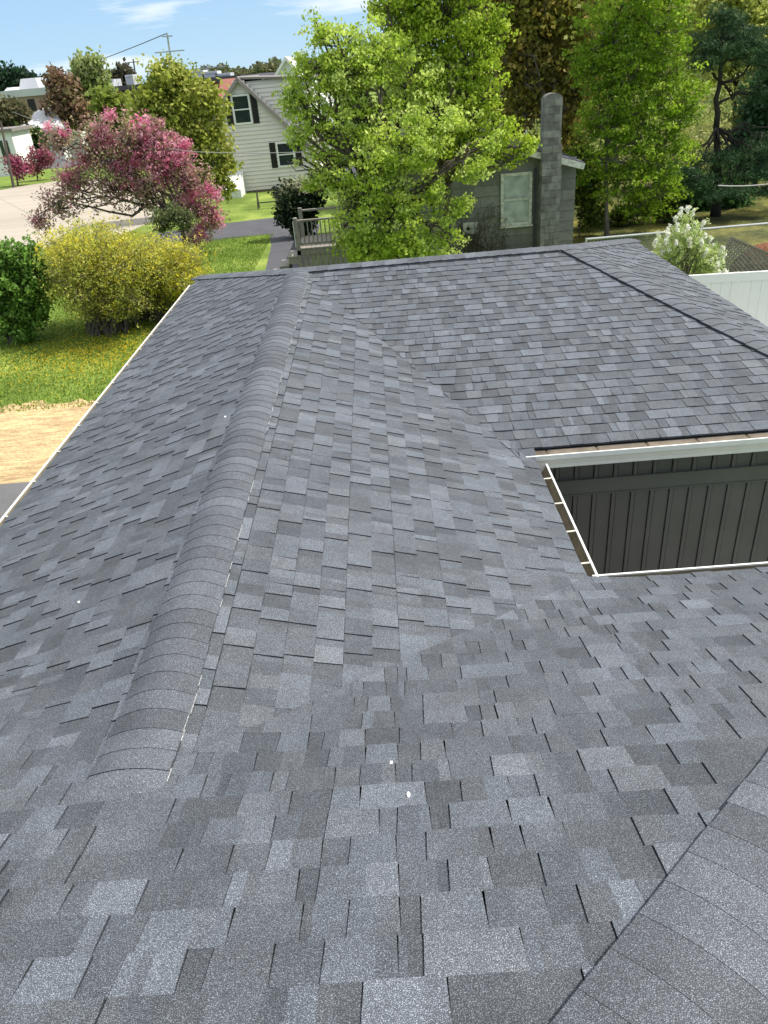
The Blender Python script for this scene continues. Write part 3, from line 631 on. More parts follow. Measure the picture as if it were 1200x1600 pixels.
# low saplings along the shed's right side
for i, (px, py, bl, lb) in enumerate([(905, 372, [(915, 300, 24), (905, 250, 22), (925, 340, 20)], 'thin yellow green sapling beside the right corner of the grey shed'), (1000, 350, [(1000, 320, 26), (1040, 325, 22), (975, 335, 18), (925, 320, 18), (960, 345, 16)], 'low dark green bush between the slender green tree and the pine')]):
    b = gnd(px, py)
    tree('sapling', b, bl, b[1], lb, 'sapling', [(.10, .15, .015), (.14, .18, .02), (.06, .10, .015)], 160, 14, .07, .25, M['barkgrey'], .03, 'saplings by the shed', twigs=.5)
# white-flowering shrub behind the vinyl fence
b = np.array([*gnd(1070, 470)[:2], GZ]); b[1] = 18.6; b[0] = aty(1072, 450, 18.6)[0]
br_root = empty('flowering_shrub', b, label='upright shrub with white flower spikes behind the white fence', cat='shrub')
st = MB(); tips = []; mid = []
for i in range(95):
    px = rng.uniform(1008, 1136); top = 324+abs(px-1072)**1.35*.26+rng.uniform(-4, 55)
    tip = aty(px, min(top, 425), 18.6+rng.uniform(-.7, .7)); s0 = b+np.array([(tip[0]-b[0])*.15, (tip[1]-b[1])*.2, .4+rng.uniform(0, .9)])
    cv = curve(s0, tip, .03, 6, .05); st.tube(cv, [.014, .012, .01, .009, .008, .006, .004], 4); tips.append(tip)
    for t in range(2, 6):
        for _ in range(4): mid.append(np.array(cv[t])+rng.normal(0, .06, 3))
st.tube([b-np.array([0, 0, .1]), b+np.array([0, 0, .9])], [.05, .03], 6)
st.build('stem', M['barkgrey'], br_root, origin=b)
V, c = leaves(np.array(mid), .07, 8, .035, [(.46, .56, .2), (.36, .48, .14), (.52, .6, .28)]); raw_mesh('foliage', V, 4, c, M['leaf'], br_root, b)
tp = np.array(tips); P = np.concatenate([tp+rng.normal(0, .012, tp.shape)-np.array([0, 0, .03*k]) for k in range(4)])
V, c = leaves(P, .045, 16, .030, [(.86, .86, .8), (.8, .82, .72)]); raw_mesh('flower', V, 4, c, M['petal'], br_root, b)

# ---- left side plants
b = gnd(291, 398)
crb = [(150, 240, 42), (200, 225, 46), (250, 240, 48), (120, 290, 40), (90, 320, 30), (180, 290, 44), (230, 300, 42), (290, 280, 42), (310, 330, 34), (300, 370, 26), (330, 345, 22), (90, 220, 26), (150, 210, 26), (62, 345, 18), (240, 205, 22)]
pinkb = [(230, 210, 26), (250, 240, 36), (275, 255, 26), (215, 240, 22), (160, 215, 18), (130, 255, 14), (185, 262, 14), (250, 275, 22), (300, 300, 18), (325, 335, 20), (310, 365, 18), (340, 345, 12), (100, 210, 10), (60, 345, 9), (172, 180, 8), (285, 320, 16), (75, 200, 8)]
tree('crabapple_tree', b, crb, b[1], 'spreading crabapple with deep pink blossom and maroon leaves in front of the gravel lot', 'tree', [(.42, .25, .22), (.34, .19, .19), (.43, .33, .20), (.55, .30, .32), (.38, .37, .18)], 1700, 9, .05, .24, M['bark'], .10, twigs=.45, depth=.6, shell=.3, lean=aty(283, 340, b[1]),
     extra=[('blossom', pinkb+[(200, 270, 26), (110, 280, 16), (285, 230, 16), (330, 300, 14)], 1350, 14, .045, .15, [(.80, .26, .42), (.84, .40, .54), (.70, .20, .34), (.86, .52, .62)], 'petal')])
for (px, py, bl, lb) in [(28, 290, [(25, 262, 16), (18, 250, 10), (40, 262, 11)], 'small pink blossoming tree leftmost by the street'), (58, 282, [(62, 245, 16), (55, 262, 12), (75, 250, 10)], 'small maroon pink tree just right of the leftmost pink tree')]:
    b = gnd(px, py)
    tree('crabapple_tree', b, bl, b[1], lb, 'tree', [(.40, .10, .18), (.25, .08, .10), (.20, .10, .07), (.5, .14, .25)], 130, 12, .09, .35, M['bark'], .08, 'small crabapples by the street', twigs=.3)
# yellow-green tree before the beige house
b = np.array([aty(285, 300, 39)[0], 39, GZ])
tree('lime_tree', b, [(285, 150, 42), (250, 140, 32), (270, 120, 24), (330, 160, 26), (300, 200, 44), (240, 190, 36), (340, 220, 28), (330, 270, 26), (295, 250, 38), (350, 290, 18), (225, 160, 22), (358, 255, 14)], 39,
     'yellow green leafy tree overlapping the left side of the beige house', 'tree', [(.42, .44, .08), (.34, .39, .06), (.48, .50, .13), (.26, .32, .05)], 900, 14, .10, .40, M['barkgrey'], .14, twigs=.3, depth=.7)
for (px, py, Yt, bl, lb, cl) in [
   (140, 200, 85, [(135, 120, 22), (150, 110, 18), (140, 150, 24), (160, 150, 18), (125, 105, 9), (148, 98, 8)], 'light green round tree standing between the two brick buildings', [(.30, .37, .12), (.24, .31, .09), (.40, .44, .2)]),
   (100, 200, 83, [(100, 140, 20), (105, 165, 26), (88, 125, 12), (125, 180, 22), (90, 190, 18)], 'reddish brown budding tree in front of the left brick building', [(.27, .17, .10), (.20, .12, .08), (.24, .20, .09)]),
   (180, 210, 70, [(185, 175, 22), (165, 165, 16), (200, 190, 20), (175, 205, 20)], 'low yellow green tree above the pink crabapple', [(.24, .29, .05), (.18, .24, .04)]),
   (20, 200, 78, [(10, 180, 16), (28, 175, 10), (2, 200, 12)], 'sparse olive tree against the left brick building', [(.20, .18, .09), (.15, .15, .07)]),
   (45, 240, 76, [(40, 225, 13), (55, 220, 11), (28, 228, 9)], 'dark green shrub under the eave of the white roofed building', [(.07, .12, .03), (.05, .09, .02)])]:
    b = np.array([aty(px, py, Yt)[0], Yt, GZ])
    tree('street_tree', b, bl, Yt, lb, 'tree', cl, 330, 12, .22, .8, M['barkgrey'], .18, 'trees beyond the gravel lot', twigs=.1)
for k, (px, py, r_) in enumerate([(8, 122, 14), (24, 124, 14), (40, 128, 14), (64, 134, 8), (82, 137, 8), (196, 120, 13), (182, 126, 10)]):
    b = np.array([aty(px, 150, 240)[0], 240, GZ]); lb = ['dark distant conifer at the left edge of the skyline', 'dark distant conifer second from the left edge of the skyline', 'dark distant conifer third from the left edge of the skyline', 'small distant tree just right of the dark conifers', 'small distant tree left of the light green round tree', 'distant brown tree above the brick building roof', 'distant brown tree between the round green tree and the roof vents'][k]
    cl = [(.035, .08, .04), (.03, .06, .035)] if k < 5 else [(.12, .11, .07), (.09, .09, .06)]
    tree('distant_tree', b, [(px, py, r_), (px+r_*.4, py+r_*.7, r_), (px-r_*.5, py+r_*.8, r_)], 240, lb, 'tree', cl, 260, 10, .55, 1.6, M['barkdark'], .3, 'distant trees on the skyline', twigs=0)
# far treeline
xs = []
for i in range(2600):
    px = rng.uniform(285, 640); top = 118-(px-300)*.085+5*math.sin(px*.07)+3*math.sin(px*.23); p = aty(px, top+abs(rng.normal(0, 9)), 330+rng.uniform(-20, 20)); xs.append(p)
V, c = leaves(np.array(xs), 2.2, 9, .9, [(.13, .14, .06), (.10, .12, .06), (.18, .17, .08), (.15, .19, .06)])
tag(raw_mesh('distant_woods', V, 4, c, M['leaf']), 'low hazy line of distant woods behind the beige house', 'woods', kind='stuff')
# forsythia: arching stems from a base with yellow flowers and young leaves
def arching(name, base, px0, px1, top_fn, low_fn, n, Y, label, cat, leafcols, flcols, flprob, stemmat, lsz=.035):
    root = empty(name, base, label=label, cat=cat); st = MB(); lv = []; fl = []
    for i in range(n):
        px = rng.uniform(px0, px1); lo = low_fn(px); hi = top_fn(px); py = hi+(lo-hi)*rng.uniform(0, 1)**1.3
        tip = aty(px, py, Y+rng.normal(0, .9)); s0 = base+np.array([rng.normal(0, .22), rng.normal(0, .18), 0])
        cv = curve(s0, tip, .16+rng.uniform(0, .1), 8, .05); st.tube(cv, [.013, .012, .011, .010, .008, .006, .006, .005, .003], 4, cap=False)
        isf = rng.uniform() < flprob(px, py)
        for t in range(3, 9):
            for _ in range(3):
                q = np.array(cv[t])+rng.normal(0, .15, 3); (fl if (isf and rng.uniform() < .7) else lv).append(q)
    st.build('stem', stemmat, root, origin=base)
    V, c = leaves(np.array(lv), .14, 5, lsz, leafcols); raw_mesh('foliage', V, 4, c, M['leaf'], root, base)
    if fl: V, c = leaves(np.array(fl), .09, 8, lsz*.9, flcols); raw_mesh('flower', V, 4, c, M['petal'], root, base)
    return root
FY = [(.72, .66, .07), (.66, .6, .05), (.78, .68, .08)]; FL = [(.46, .49, .09), (.38, .43, .07), (.52, .52, .12), (.32, .30, .09)]
b = gnd(172, 518)
arching('forsythia_bush', b, 66, 240, lambda x: 352+abs(x-150)**1.5*.04, lambda x: 490 if x > 100 else 460, 620, b[1], 'large yellow forsythia bush with bare stems at its base beside the green bush', 'bush', FL, FY, lambda x, y: .5 if y < 400 else .22, M['barkgrey'])
b = gnd(246, 498)
arching('forsythia_bush', b, 180, 322, lambda x: 378+abs(x-240)**1.35*.05, lambda x: 478, 420, b[1], 'right hand forsythia bush half hidden by the left gutter', 'bush', FL, FY, lambda x, y: .5 if (y < 400 or x > 270) else .15, M['barkgrey'])
b = gnd(20, 535)
tree('round_bush', b, [(10, 420, 44), (45, 410, 30), (5, 470, 50), (45, 460, 34), (30, 500, 38), (-30, 440, 50), (62, 420, 16), (60, 490, 18)], b[1], 'dense mid green bush at the left edge beside the forsythia', 'bush', [(.17, .32, .05), (.14, .27, .04), (.22, .38, .08), (.09, .18, .03)], 900, 18, .05, .17, M['bark'], .05, multi=4, twigs=.15)
b = gnd(210, 455); b = np.array([b[0], 24.5, GZ])
tree('round_bush', b, [(275, 335, 20), (255, 345, 18), (290, 345, 14)], 25.5, 'sparse grey green bush between the forsythia and the crabapple trunk', 'bush', [(.17, .21, .08), (.12, .15, .06)], 200, 10, .045, .16, M['bark'], .03, multi=3, twigs=.5)
b = gnd(462, 372)
tree('rhododendron', b, [(455, 310, 22), (475, 325, 24), (450, 335, 20), (468, 350, 20), (487, 305, 18)], b[1], 'dark evergreen bush with creamy top next to the wooden porch', 'bush', [(.025, .05, .02), (.02, .04, .018), (.04, .07, .025)], 420, 16, .075, .22, M['bark'], .05, multi=3, twigs=.1,
     extra=[('flower', [(450, 300, 16), (470, 300, 18), (438, 308, 9), (488, 292, 14), (455, 318, 16)], 260, 14, .075, .17, [(.42, .44, .28), (.34, .38, .20), (.5, .5, .36)], 'petal')])
b = gnd(560, 395); b[1] = 21.0; b[0] = aty(590, 400, 21)[0]
tree('low_shrub', b, [(560, 385, 22), (600, 390, 26), (645, 395, 22)], 21.0, 'low leafy shrub under the broad maple just beyond the roof ridge', 'shrub', YG[:4], 260, 14, .06, .2, M['bark'], .03, multi=3, twigs=.2)

# ------------------------------------------------------------------ beige neighbour house
HY = 46.0
hp = lambda px, py, y=HY: aty(px, py, y)
pk = hp(371, 121); base_c = hp(395, 301); cx = pk[0]; zpk = pk[2]
zfo = hp(400, 297)[2]; HW = 3.45; slope_r = .98; zev = zpk-.2-HW*slope_r
n1 = empty('beige_house', (cx, HY, GZ), label='beige vinyl sided gable house with dark shutters behind the crabapple and maple', cat='house')
mb = MB(); D1 = 9.0
def lap(mb, x0, x1, z0, z1, y, zt=None, e=.2):   # lapped boards facing -Y; zt(x)->roof height limits
    z = z0
    while z < z1-1e-3:
        zz = min(z+e, z1); a, b_ = x0, x1
        if zt: a, b_ = zt(z)
        if b_-a > .05: mb.poly([(a, y-.05, z), (b_, y-.05, z), (b_, y-.004, zz), (a, y-.004, zz)]); mb.poly([(a, y, z+.0), (b_, y, z), (b_, y-.05, z), (a, y-.05, z)])
        z = zz
def gab(z):
    if z < zev: return (cx-HW, cx+HW)
    t = (z-zev)/(zpk-zev); return (cx-HW*(1-t), cx+HW*(1-t))
lap(mb, cx-HW, cx+HW, zfo, zpk-.1, HY, gab)
mb.box((cx-HW, HY, zfo), (cx+HW, HY+D1, zev)); mb.poly([(cx-HW, HY, zev), (cx+HW, HY, zev), (cx, HY, zpk-.05)])
mb.build('wall', M['beige'], n1)
mb = MB(); mb.box((cx-HW+.03, HY+.02, GZ-.1), (cx+HW-.03, HY+D1, zfo-.003)); mb.build('foundation', M['found'], n1)
mb = MB()
for s_ in (-1, 1):
    a = np.array([cx, HY-.25, zpk+.05]); e2 = np.array([cx+s_*(HW+.35), HY-.25, zpk+.05-(HW+.35)*(zpk-zev)/HW]); 
    mb.hexa([a-[0, 0, .1], e2-[0, 0, .1], e2+[0, D1+.4, -.1], a+[0, D1+.4, -.1], a, e2, e2+[0, D1+.4, 0], a+[0, D1+.4, 0]])
mb.build('roof', M['roofgrey'], n1)
mb = MB()
for s_ in (-1, 1): mb.bar((cx+s_*.02, HY-.27, zpk-.09), (cx+s_*(HW+.33), HY-.27, zpk-.09-(HW+.31)*(zpk-zev)/HW), .05, .16)
mb.build('rake_trim', mat('taupe_trim', (.30, .27, .25), .7), n1)
# shed dormer with siding cheek on the right side
mb = MB(); dz = zpk-.22
lap(mb, cx+.25, cx+HW+.1, zev+.4, dz, HY+.14, lambda z: (cx+max(.2, (zpk-z)/((zpk-zev)/HW)*.98), cx+HW+.1))
mb.box((cx+.5, HY+.15, zev+.3), (cx+HW+.1, HY+D1-.5, dz)); xd = cx+HW+.1; z = zev+.3
while z < dz-.1:
    mb.poly([(xd+.034, HY+.15, z), (xd+.034, HY+D1-.5, z), (xd+.004, HY+D1-.5, z+.15), (xd+.004, HY+.15, z+.15)]); z += .15
mb.build('dormer', M['beige'], n1)
mb = MB(); mb.hexa([(cx+.1, HY-.05, zpk-.1), (cx+HW+.5, HY-.05, dz-.12), (cx+HW+.5, HY+D1-.3, dz-.12), (cx+.1, HY+D1-.3, zpk-.1), (cx+.1, HY-.05, zpk), (cx+HW+.5, HY-.05, dz-.02), (cx+HW+.5, HY+D1-.3, dz-.02), (cx+.1, HY+D1-.3, zpk)]); mb.build('dormer_roof', M['roofgrey'], n1)
def window(px, py, wpx, hpx, y, parent, sh=True, shl=True, shr=True):
    c = hp(px, py, y); k = px2m(c); w2 = wpx*k/2; h2 = hpx*k/2; x0, x1, z0, z1 = c[0]-w2, c[0]+w2, c[2]-h2, c[2]+h2
    f = MB(); t = .09
    f.box((x0, y-.09, z0), (x0+t, y-.02, z1)); f.box((x1-t, y-.09, z0), (x1, y-.02, z1)); f.box((x0+t, y-.088, z1-t), (x1-t, y-.02, z1)); f.box((x0+t, y-.088, z0), (x1-t, y-.02, z0+t)); zm = (z0+z1)/2; f.box((x0+t, y-.08, zm-.03), (x1-t, y-.02, zm+.03))
    fo = f.build('window', M['trimwhite'], parent)
    g_ = MB(); g_.box((x0+t, y-.05, z0+t), (x1-t, y-.03, zm-.03)); g_.box((x0+t, y-.06, zm+.03), (x1-t, y-.04, z1-t)); g_.build('pane', M['glass'], fo)
    for s_, on in ((-1, shl), (1, shr)):
        if not on: continue
        xa = (x0-.04 if s_ < 0 else x1+.04); m_ = MB(); xb = xa+s_*.33; lo_, hi_ = min(xa, xb), max(xa, xb)
        m_.box((lo_, y-.06, z0), (hi_, y-.025, z1)); z = z0+.06
        while z < z1-.06: m_.box((lo_+.05, y-.072, z), (hi_-.05, y-.0605, z+.03)); z += .055
        m_.build('shutter', M['shutter'], parent)
window(378, 171, 25, 36, HY, n1); window(447, 241, 25, 32, HY, n1); window(340, 252, 25, 32, HY, n1)
c = hp(445, 297); mb = MB(); mb.box((c[0]-.42, HY-.03, c[2]-.22), (c[0]+.42, HY+.015, c[2]+.12)); wb_ = mb.build('basement_window', M['trimwhite'], n1)
mb = MB(); mb.box((c[0]-.36, HY-.05, c[2]-.15), (c[0]+.36, HY-.031, c[2]+.09)); mb.build('pane', M['darkhole'], wb_)
# white bulkhead
c = hp(362, 297, HY-1.2); k = px2m(c)
bh = MB(); x0, x1 = c[0]-.72, c[0]+.62
bh.hexa([(x0, HY-2.0, GZ), (x1, HY-2.0, GZ), (x1, HY-.03, GZ), (x0, HY-.03, GZ), (x0, HY-2.0, GZ+.42), (x1, HY-2.0, GZ+.42), (x1, HY-.03, GZ+1.15), (x0, HY-.03, GZ+1.15)])
bh.bar(((x0+x1)/2, HY-2.0, GZ+.44), ((x0+x1)/2, HY-.05, GZ+1.17), .05, .03)
bk = bh.build('bulkhead_door', M['trimwhite'], n1); 
# garden stakes and a small sawhorse by the beige house
c = gnd(421, 325); mb = MB()
for sx in (-.5, .5):
    for sy in (-.25, .25): mb.bar((c[0]+sx+.05*sx, c[1]+sy, GZ), (c[0]+sx, c[1]+sy*.15, GZ+.8), .05, .05)
mb.bar((c[0]-.65, c[1], GZ+.82), (c[0]+.65, c[1], GZ+.82), .08, .1); mb.bar((c[0]-.5, c[1]-.2, GZ+.3), (c[0]+.5, c[1]-.2, GZ+.3), .05, .05)
tag(mb.build('sawhorse', M['polewood'], origin=(c[0], c[1], GZ)), 'small dark wooden sawhorse on the grass by the beige house', 'sawhorse')

# ------------------------------------------------------------------ grey shed-like neighbour with block chimney
SY = 24.5
sp = lambda px, py, y=SY: aty(px, py, y)
n2 = empty('grey_house', (sp(720, 400)[0], SY, GZ), label='weathered grey low gable building with peeling window behind the maples', cat='house')
xr = sp(897, 330)[0]; xl = sp(535, 380)[0]; zr = sp(900, 256)[2]; xp = (xl+xr)/2; sl_ = .30; zp = zr+(xr-xp)*sl_
mb = MB()
mb.box((xl, SY, GZ), (xr, SY+7, zr-.02), .9); mb.poly([(xl, SY-.001, zr-.05), (xr, SY-.001, zr-.05), (xp, SY-.001, zp-.05)], .9)
z = GZ+.1; row = 0
while z < zp-.1:
    lim = xr-xp if z < zr else max(.1, (zp-z)/sl_); x = xp-lim+(.0 if row % 2 else -.2); e_ = .3
    while x < xp+lim:
        x2 = min(x+.62*random.choice([1, 1, 1, 2]), xp+lim); xa = max(x, xp-lim); t_ = random.uniform(.82, 1.15)
        if x2-xa > .03: mb.hexa([(xa+.003, SY-.03, z+.004), (x2-.003, SY-.03, z+.004), (x2-.003, SY-.002, z+.004), (xa+.003, SY-.002, z+.004), (xa+.003, SY-.012, z+e_-.004), (x2-.003, SY-.012, z+e_-.004), (x2-.003, SY-.002, z+e_-.004), (xa+.003, SY-.002, z+e_-.004)], t_)
        x = x2
    z += e_; row += 1
mb.build('wall', M['oldwall'], n2)
mb = MB()
for s_ in (-1, 1):
    a = np.array([xp, SY-.35, zp+.12]); L_ = (xr-xp+.15); e2 = np.array([xp+s_*L_, SY-.35, zp+.12-L_*sl_])
    mb.hexa([a-[0, 0, .1], e2-[0, 0, .1], e2+[0, 7.7, -.1], a+[0, 7.7, -.1], a, e2, e2+[0, 7.7, 0], a+[0, 7.7, 0]])
mb.build('roof', M['slate'], n2)
mb = MB()
for s_ in (-1, 1): mb.bar((xp, SY-.37, zp+.0), (xp+s_*(xr-xp+.15), SY-.37, zp+.0-(xr-xp+.15)*sl_), .04, .17)
mb.build('rake_trim', M['peel'], n2)
# chimney
cl_, ch_ = sp(839, 330)[0], sp(868, 330)[0]; zt = sp(858, 158, SY-.3)[2]
mb = MB(); z = GZ; row = 0
while z < zt-.05:
    h_ = .2; wdt = (ch_-cl_); o_ = .0 if z < zr+.6 else .03
    cuts = [0, .5, 1] if row % 2 else [0, .25, .75, 1]
    for i in range(len(cuts)-1):
        mb.box((cl_+o_+wdt*cuts[i]*(1-.0)+.004, SY-.58+o_+random.uniform(-.006, .006), z+.005), (cl_+o_+wdt*cuts[i+1]-.004-2*o_*(i == len(cuts)-2), SY-.04, z+h_-.004), random.uniform(.65, 1.25))
    mb.box((cl_+.012+o_, SY-.565+o_, z), (ch_-.012-o_, SY-.05, z+h_), .6); z += h_; row += 1
chm = mb.build('chimney', M['block'], n2)
mb = MB(); n_ = 10; cxm = (cl_+ch_)/2
prof_ = [(cxm-.25*math.cos(math.pi*i/n_), z+.13*math.sin(math.pi*i/n_)) for i in range(n_+1)]
for yy in (SY-.53, SY-.1): mb.poly([(x_, yy, z_) for x_, z_ in prof_], .9)
for i in range(n_): a, b_ = prof_[i], prof_[i+1]; mb.poly([(a[0], SY-.53, a[1]), (b_[0], SY-.53, b_[1]), (b_[0], SY-.1, b_[1]), (a[0], SY-.1, a[1])], .85)
mb.build('chimney_cap', M['block'], chm)
# window with peeling frame
c = sp(806, 311); k = px2m(c); w2, h2 = 22*k, 35*k
mb = MB(); x0, x1, z0, z1 = c[0]-w2, c[0]+w2, c[2]-h2, c[2]+h2; t = .085
mb.box((x0, SY-.1, z0), (x0+t, SY-.025, z1)); mb.box((x1-t, SY-.1, z0), (x1, SY-.025, z1)); mb.box((x0+t, SY-.098, z1-t), (x1-t, SY-.025, z1)); mb.box((x0-.04, SY-.12, z0-.05), (x1+.04, SY-.025, z0-.002)); mb.box((x0+t, SY-.09, z0+.002), (x1-t, SY-.03, z0+t)); mb.box((x0+t, SY-.085, c[2]-.03), (x1-t, SY-.03, c[2]+.03))
wo = mb.build('window', M['peel'], n2)
mb = MB(); mb.box((x0+t, SY-.055, z0+t), (x1-t, SY-.035, c[2]-.03)); mb.box((x0+t, SY-.062, c[2]+.03), (x1-t, SY-.042, z1-t)); mb.build('pane', M['oldglass'], wo)
c = sp(734, 356); mb = MB(); mb.box((c[0]-.24, SY-.09, c[2]-.17), (c[0]+.24, SY-.03, c[2]+.17)); 
vb = mb.build('meter_box', M['peel'], n2)
for dx in (-.06, .12):
    mb = MB(); mb.tube([(c[0]+dx, SY-.15, c[2]), (c[0]+dx, SY-.085, c[2])], .055 if dx < 0 else .04, 10); mb.build('dial', M['darkhole'] if dx < 0 else M['galv'], vb)
mb = MB(); q = sp(783, 215, SY+1.5); mb.tube([(q[0], SY+1.5, zr), (q[0], SY+1.5, sp(786, 185, SY+1.5)[2])], .05, 8); mb.build('vent_pipe', M['galv'], n2)
mb = MB(); q = sp(822, 230, SY-.2); mb.tube([(q[0], SY-.2, q[2]-.3), (q[0], SY-.2, sp(822, 203, SY-.2)[2])], .022, 6); mb.build('service_mast', M['trimwhite'], n2)
mb = MB(); q = sp(835, 300)[0]; mb.tube([(q, SY-.08, GZ), (q, SY-.08, zr)], .035, 8); mb.build('downspout', M['slate'], n2)
# bare vines on the shed wall
vr = MB(); rb = sp(745, 400); vb0 = np.array([rb[0], SY-.15, GZ])
for i in range(36):
    e_ = sp(rng.uniform(700, 800), rng.uniform(315, 390)); e_[1] = SY-.12-rng.uniform(0, .25); vr.tube(curve(vb0+np.array([rng.uniform(-.6, .8), 0, 0]), e_, .1, 8, .15), [.012]*5+[.008]*4, 4, cap=False)
vine = empty('wall_vine', vb0, label='tangle of bare brown vines on the grey wall below the peeling window', cat='vine')
vr.build('stem', M['bark'], vine, origin=vb0)
P = np.array([sp(rng.uniform(705, 795), rng.uniform(330, 392))-np.array([0, .2, 0]) for _ in range(160)]); V, c = leaves(P, .08, 5, .03, [(.12, .10, .04), (.10, .12, .03)]); raw_mesh('foliage', V, 4, c, M['leaf'], vine, vb0)
# wooden porch with steps
PX0, PX1 = aty(466, 380, 24.2)[0], aty(545, 380, 24.2)[0]; PY0, PY1 = 23.6, 25.6
zd = aty(480, 388, PY0)[2]; zrl = aty(480, 343, PY0)[2]
pr = empty('wooden_porch', (PX0, PY0, GZ), label='weathered wooden porch with white trimmed railing and steps beside the driveway', cat='porch')
mb = MB(); x = PX0
while x < PX1: mb.box((x, PY0, zd-.04), (min(x+.13, PX1), PY1, zd)); x += .14
mb.build('deck', M['wood'], pr)
mb = MB(); x = PX0+.02
while x < PX1-.05: mb.box((x, PY0+.02, GZ), (x+.12, PY0+.045, zd-.18)); x += .15
mb.box((PX0, PY0-.01, zd-.18), (PX1, PY0+.03, zd-.045)); mb.build('skirt', M['wood'], pr)
mb = MB(); mb.box((PX0, PY0, zrl-.05), (PX1, PY0+.1, zrl)); mb.box((PX0, PY0+.02, zd+.1), (PX1, PY0+.07, zd+.16)); x = PX0+.12
while x < PX1-.05: mb.box((x, PY0+.03, zd+.16), (x+.035, PY0+.06, zrl-.05)); x += .13
mb.build('railing', M['wood'], pr)
mb = MB(); mb.box((PX0, PY1-.1, zrl-.05), (PX1, PY1, zrl)); mb.build('railing', M['wood'], pr)
for yy in (PY0, PY1-.12):
    mb = MB(); mb.box((PX0-.01, yy-.01, GZ), (PX0+.11, yy+.11, zrl+.06)); mb.build('post', M['wood'], pr)
mb = MB(); mb.box((PX0-.03, PY0+.0, zd+.05), (PX0-.012, PY0+.9, zrl-.05)); mb.build('side_panel', M['trimwhite'], pr)
for i in range(3):
    mb = MB(); zz = GZ+(zd-GZ)*(i+1)/4; mb.box((PX0-.3*(3-i), PY0+.05, zz-.18), (PX0-.3*(2-i)-.012, PY0+.95, zz)); mb.box((PX0-.3*(3-i)-.02, PY0+.03, zz+.002), (PX0-.3*(2-i)-.012, PY0+.97, zz+.04)); mb.build('step', M['found'], pr)

# ------------------------------------------------------------------ fences on the right
a = atz(1080, 430, -1.6); b_ = atz(1200, 423, -1.6); d = (b_-a)/np.linalg.norm(b_-a); a0 = a-d*1.6; b0 = b_+d*4
vf = empty('vinyl_fence', (a0[0], a0[1], GZ), label='white vinyl privacy fence at the right edge behind the roof hip', cat='fence')
L_ = np.linalg.norm(b0-a0); mb = MB(); t = 0
nrm_ = np.array([-d[1], d[0], 0])
while t < L_:
    q0 = a0+d*(t+.004); q1 = a0+d*min(t+.176, L_)
    mb.bar((q0[0], q0[1], -2.57), (q1[0], q1[1], -2.57), .022, 1.62); t += .18
mb.build('panel', M['vinyl'], vf)
mb = MB(); mb.bar((a0[0], a0[1], -1.68), (b0[0], b0[1], -1.68), .05, .16); mb.bar((a0[0], a0[1], -3.3), (b0[0], b0[1], -3.3), .05, .14); mb.build('rail', M['vinyl'], vf)
t = 0
while t < L_:
    q = a0+d*(t+.05)-nrm_*.07; mb = MB(); mb.box((q[0]-.06, q[1]-.06+.13, GZ), (q[0]+.06, q[1]+.06+.13, -1.62)); mb.build('post', M['vinyl'], vf); t += 2.4
a = atz(925, 373, -2.2); b_ = atz(1200, 349, -2.2); d = (b_-a)/np.linalg.norm(b_-a); a = a-d*.15; b_ = b_+d*3; L_ = np.linalg.norm(b_-a)
cf = empty('chain_link_fence', (a[0], a[1], GZ), label='grey chain link fence behind the white flowering shrub', cat='fence')
mb = MB(); mb.tube([a, b_], .03, 8); mb.build('rail', M['galv'], cf)
t = .0
while t < L_:
    q = a+d*t; mb = MB(); mb.tube([(q[0], q[1], GZ), (q[0], q[1], -2.17)], .032, 8); mb.build('post', M['galv'], cf); t += 2.6
mb = MB(); t = -1.2
while t < L_:
    for s_ in (0, 1):
        t0, t1 = (t, t+1.2) if s_ == 0 else (t+1.2, t); c0, c1 = min(max(t0, 0), L_), min(max(t1, 0), L_)
        z0 = GZ+1.2*(c0-t0)/(t1-t0); z1 = GZ+1.2*(c1-t0)/(t1-t0); q0 = a+d*c0; q1 = a+d*c1
        if abs(c0-c1) > .05: mb.bar((q0[0], q0[1], z0), (q1[0], q1[1], z1), .005, .005)
    t += .09
mb.build('wire_mesh', M['galv'], cf)
# lattice screen and heap of brown leaves
LY = 19.2
pts = [aty(1120, 440, LY), aty(1215, 436, LY), aty(1215, 401, LY), aty(1143, 371, LY), aty(1132, 388, LY)]
P2 = orient([(p[0], p[2]) for p in pts]); mb = MB(); xs_ = [p[0] for p in P2]; zs_ = [p[1] for p in P2]
for s_ in (1, -1):
    cst = -3.0+min(zs_)-s_*max(xs_)
    for i in range(120):
        cc = cst+i*.085*1.35
        if s_ == -1: cc = min(zs_)+min(xs_)+(i-2)*.085*1.35
        else: cc = min(zs_)-max(xs_)+(i-2)*.085*1.35
        x0, x1 = min(xs_)-.5, max(xs_)+.5; hw = .026*1.41
        strip = [(x0, s_*x0+cc-hw), (x1, s_*x1+cc-hw), (x1, s_*x1+cc+hw), (x0, s_*x0+cc+hw)]
        c_ = clip(orient(strip), P2)
        if len(c_) > 2:
            yy = LY+(.012 if s_ > 0 else 0); mb.poly([(q[0], yy, q[1]) for q in c_]); mb.poly([(q[0], yy+.008, q[1]) for q in c_])
for i in range(len(P2)):
    q0, q1 = P2[i], P2[(i+1) % len(P2)]; mb.bar((q0[0], LY-.012, q0[1]), (q1[0], LY-.012, q1[1]), .03, .05, up=(0, 1, 0))
tag(mb.build('lattice_screen', M['lattice'], origin=(pts[0][0], LY, GZ)), 'grey wooden lattice screen with sloping top right of the white flowering shrub', 'lattice')
c0 = aty(1205, 392, 20.2); mb = MB(); n_, m_ = 16, 7; rows = []
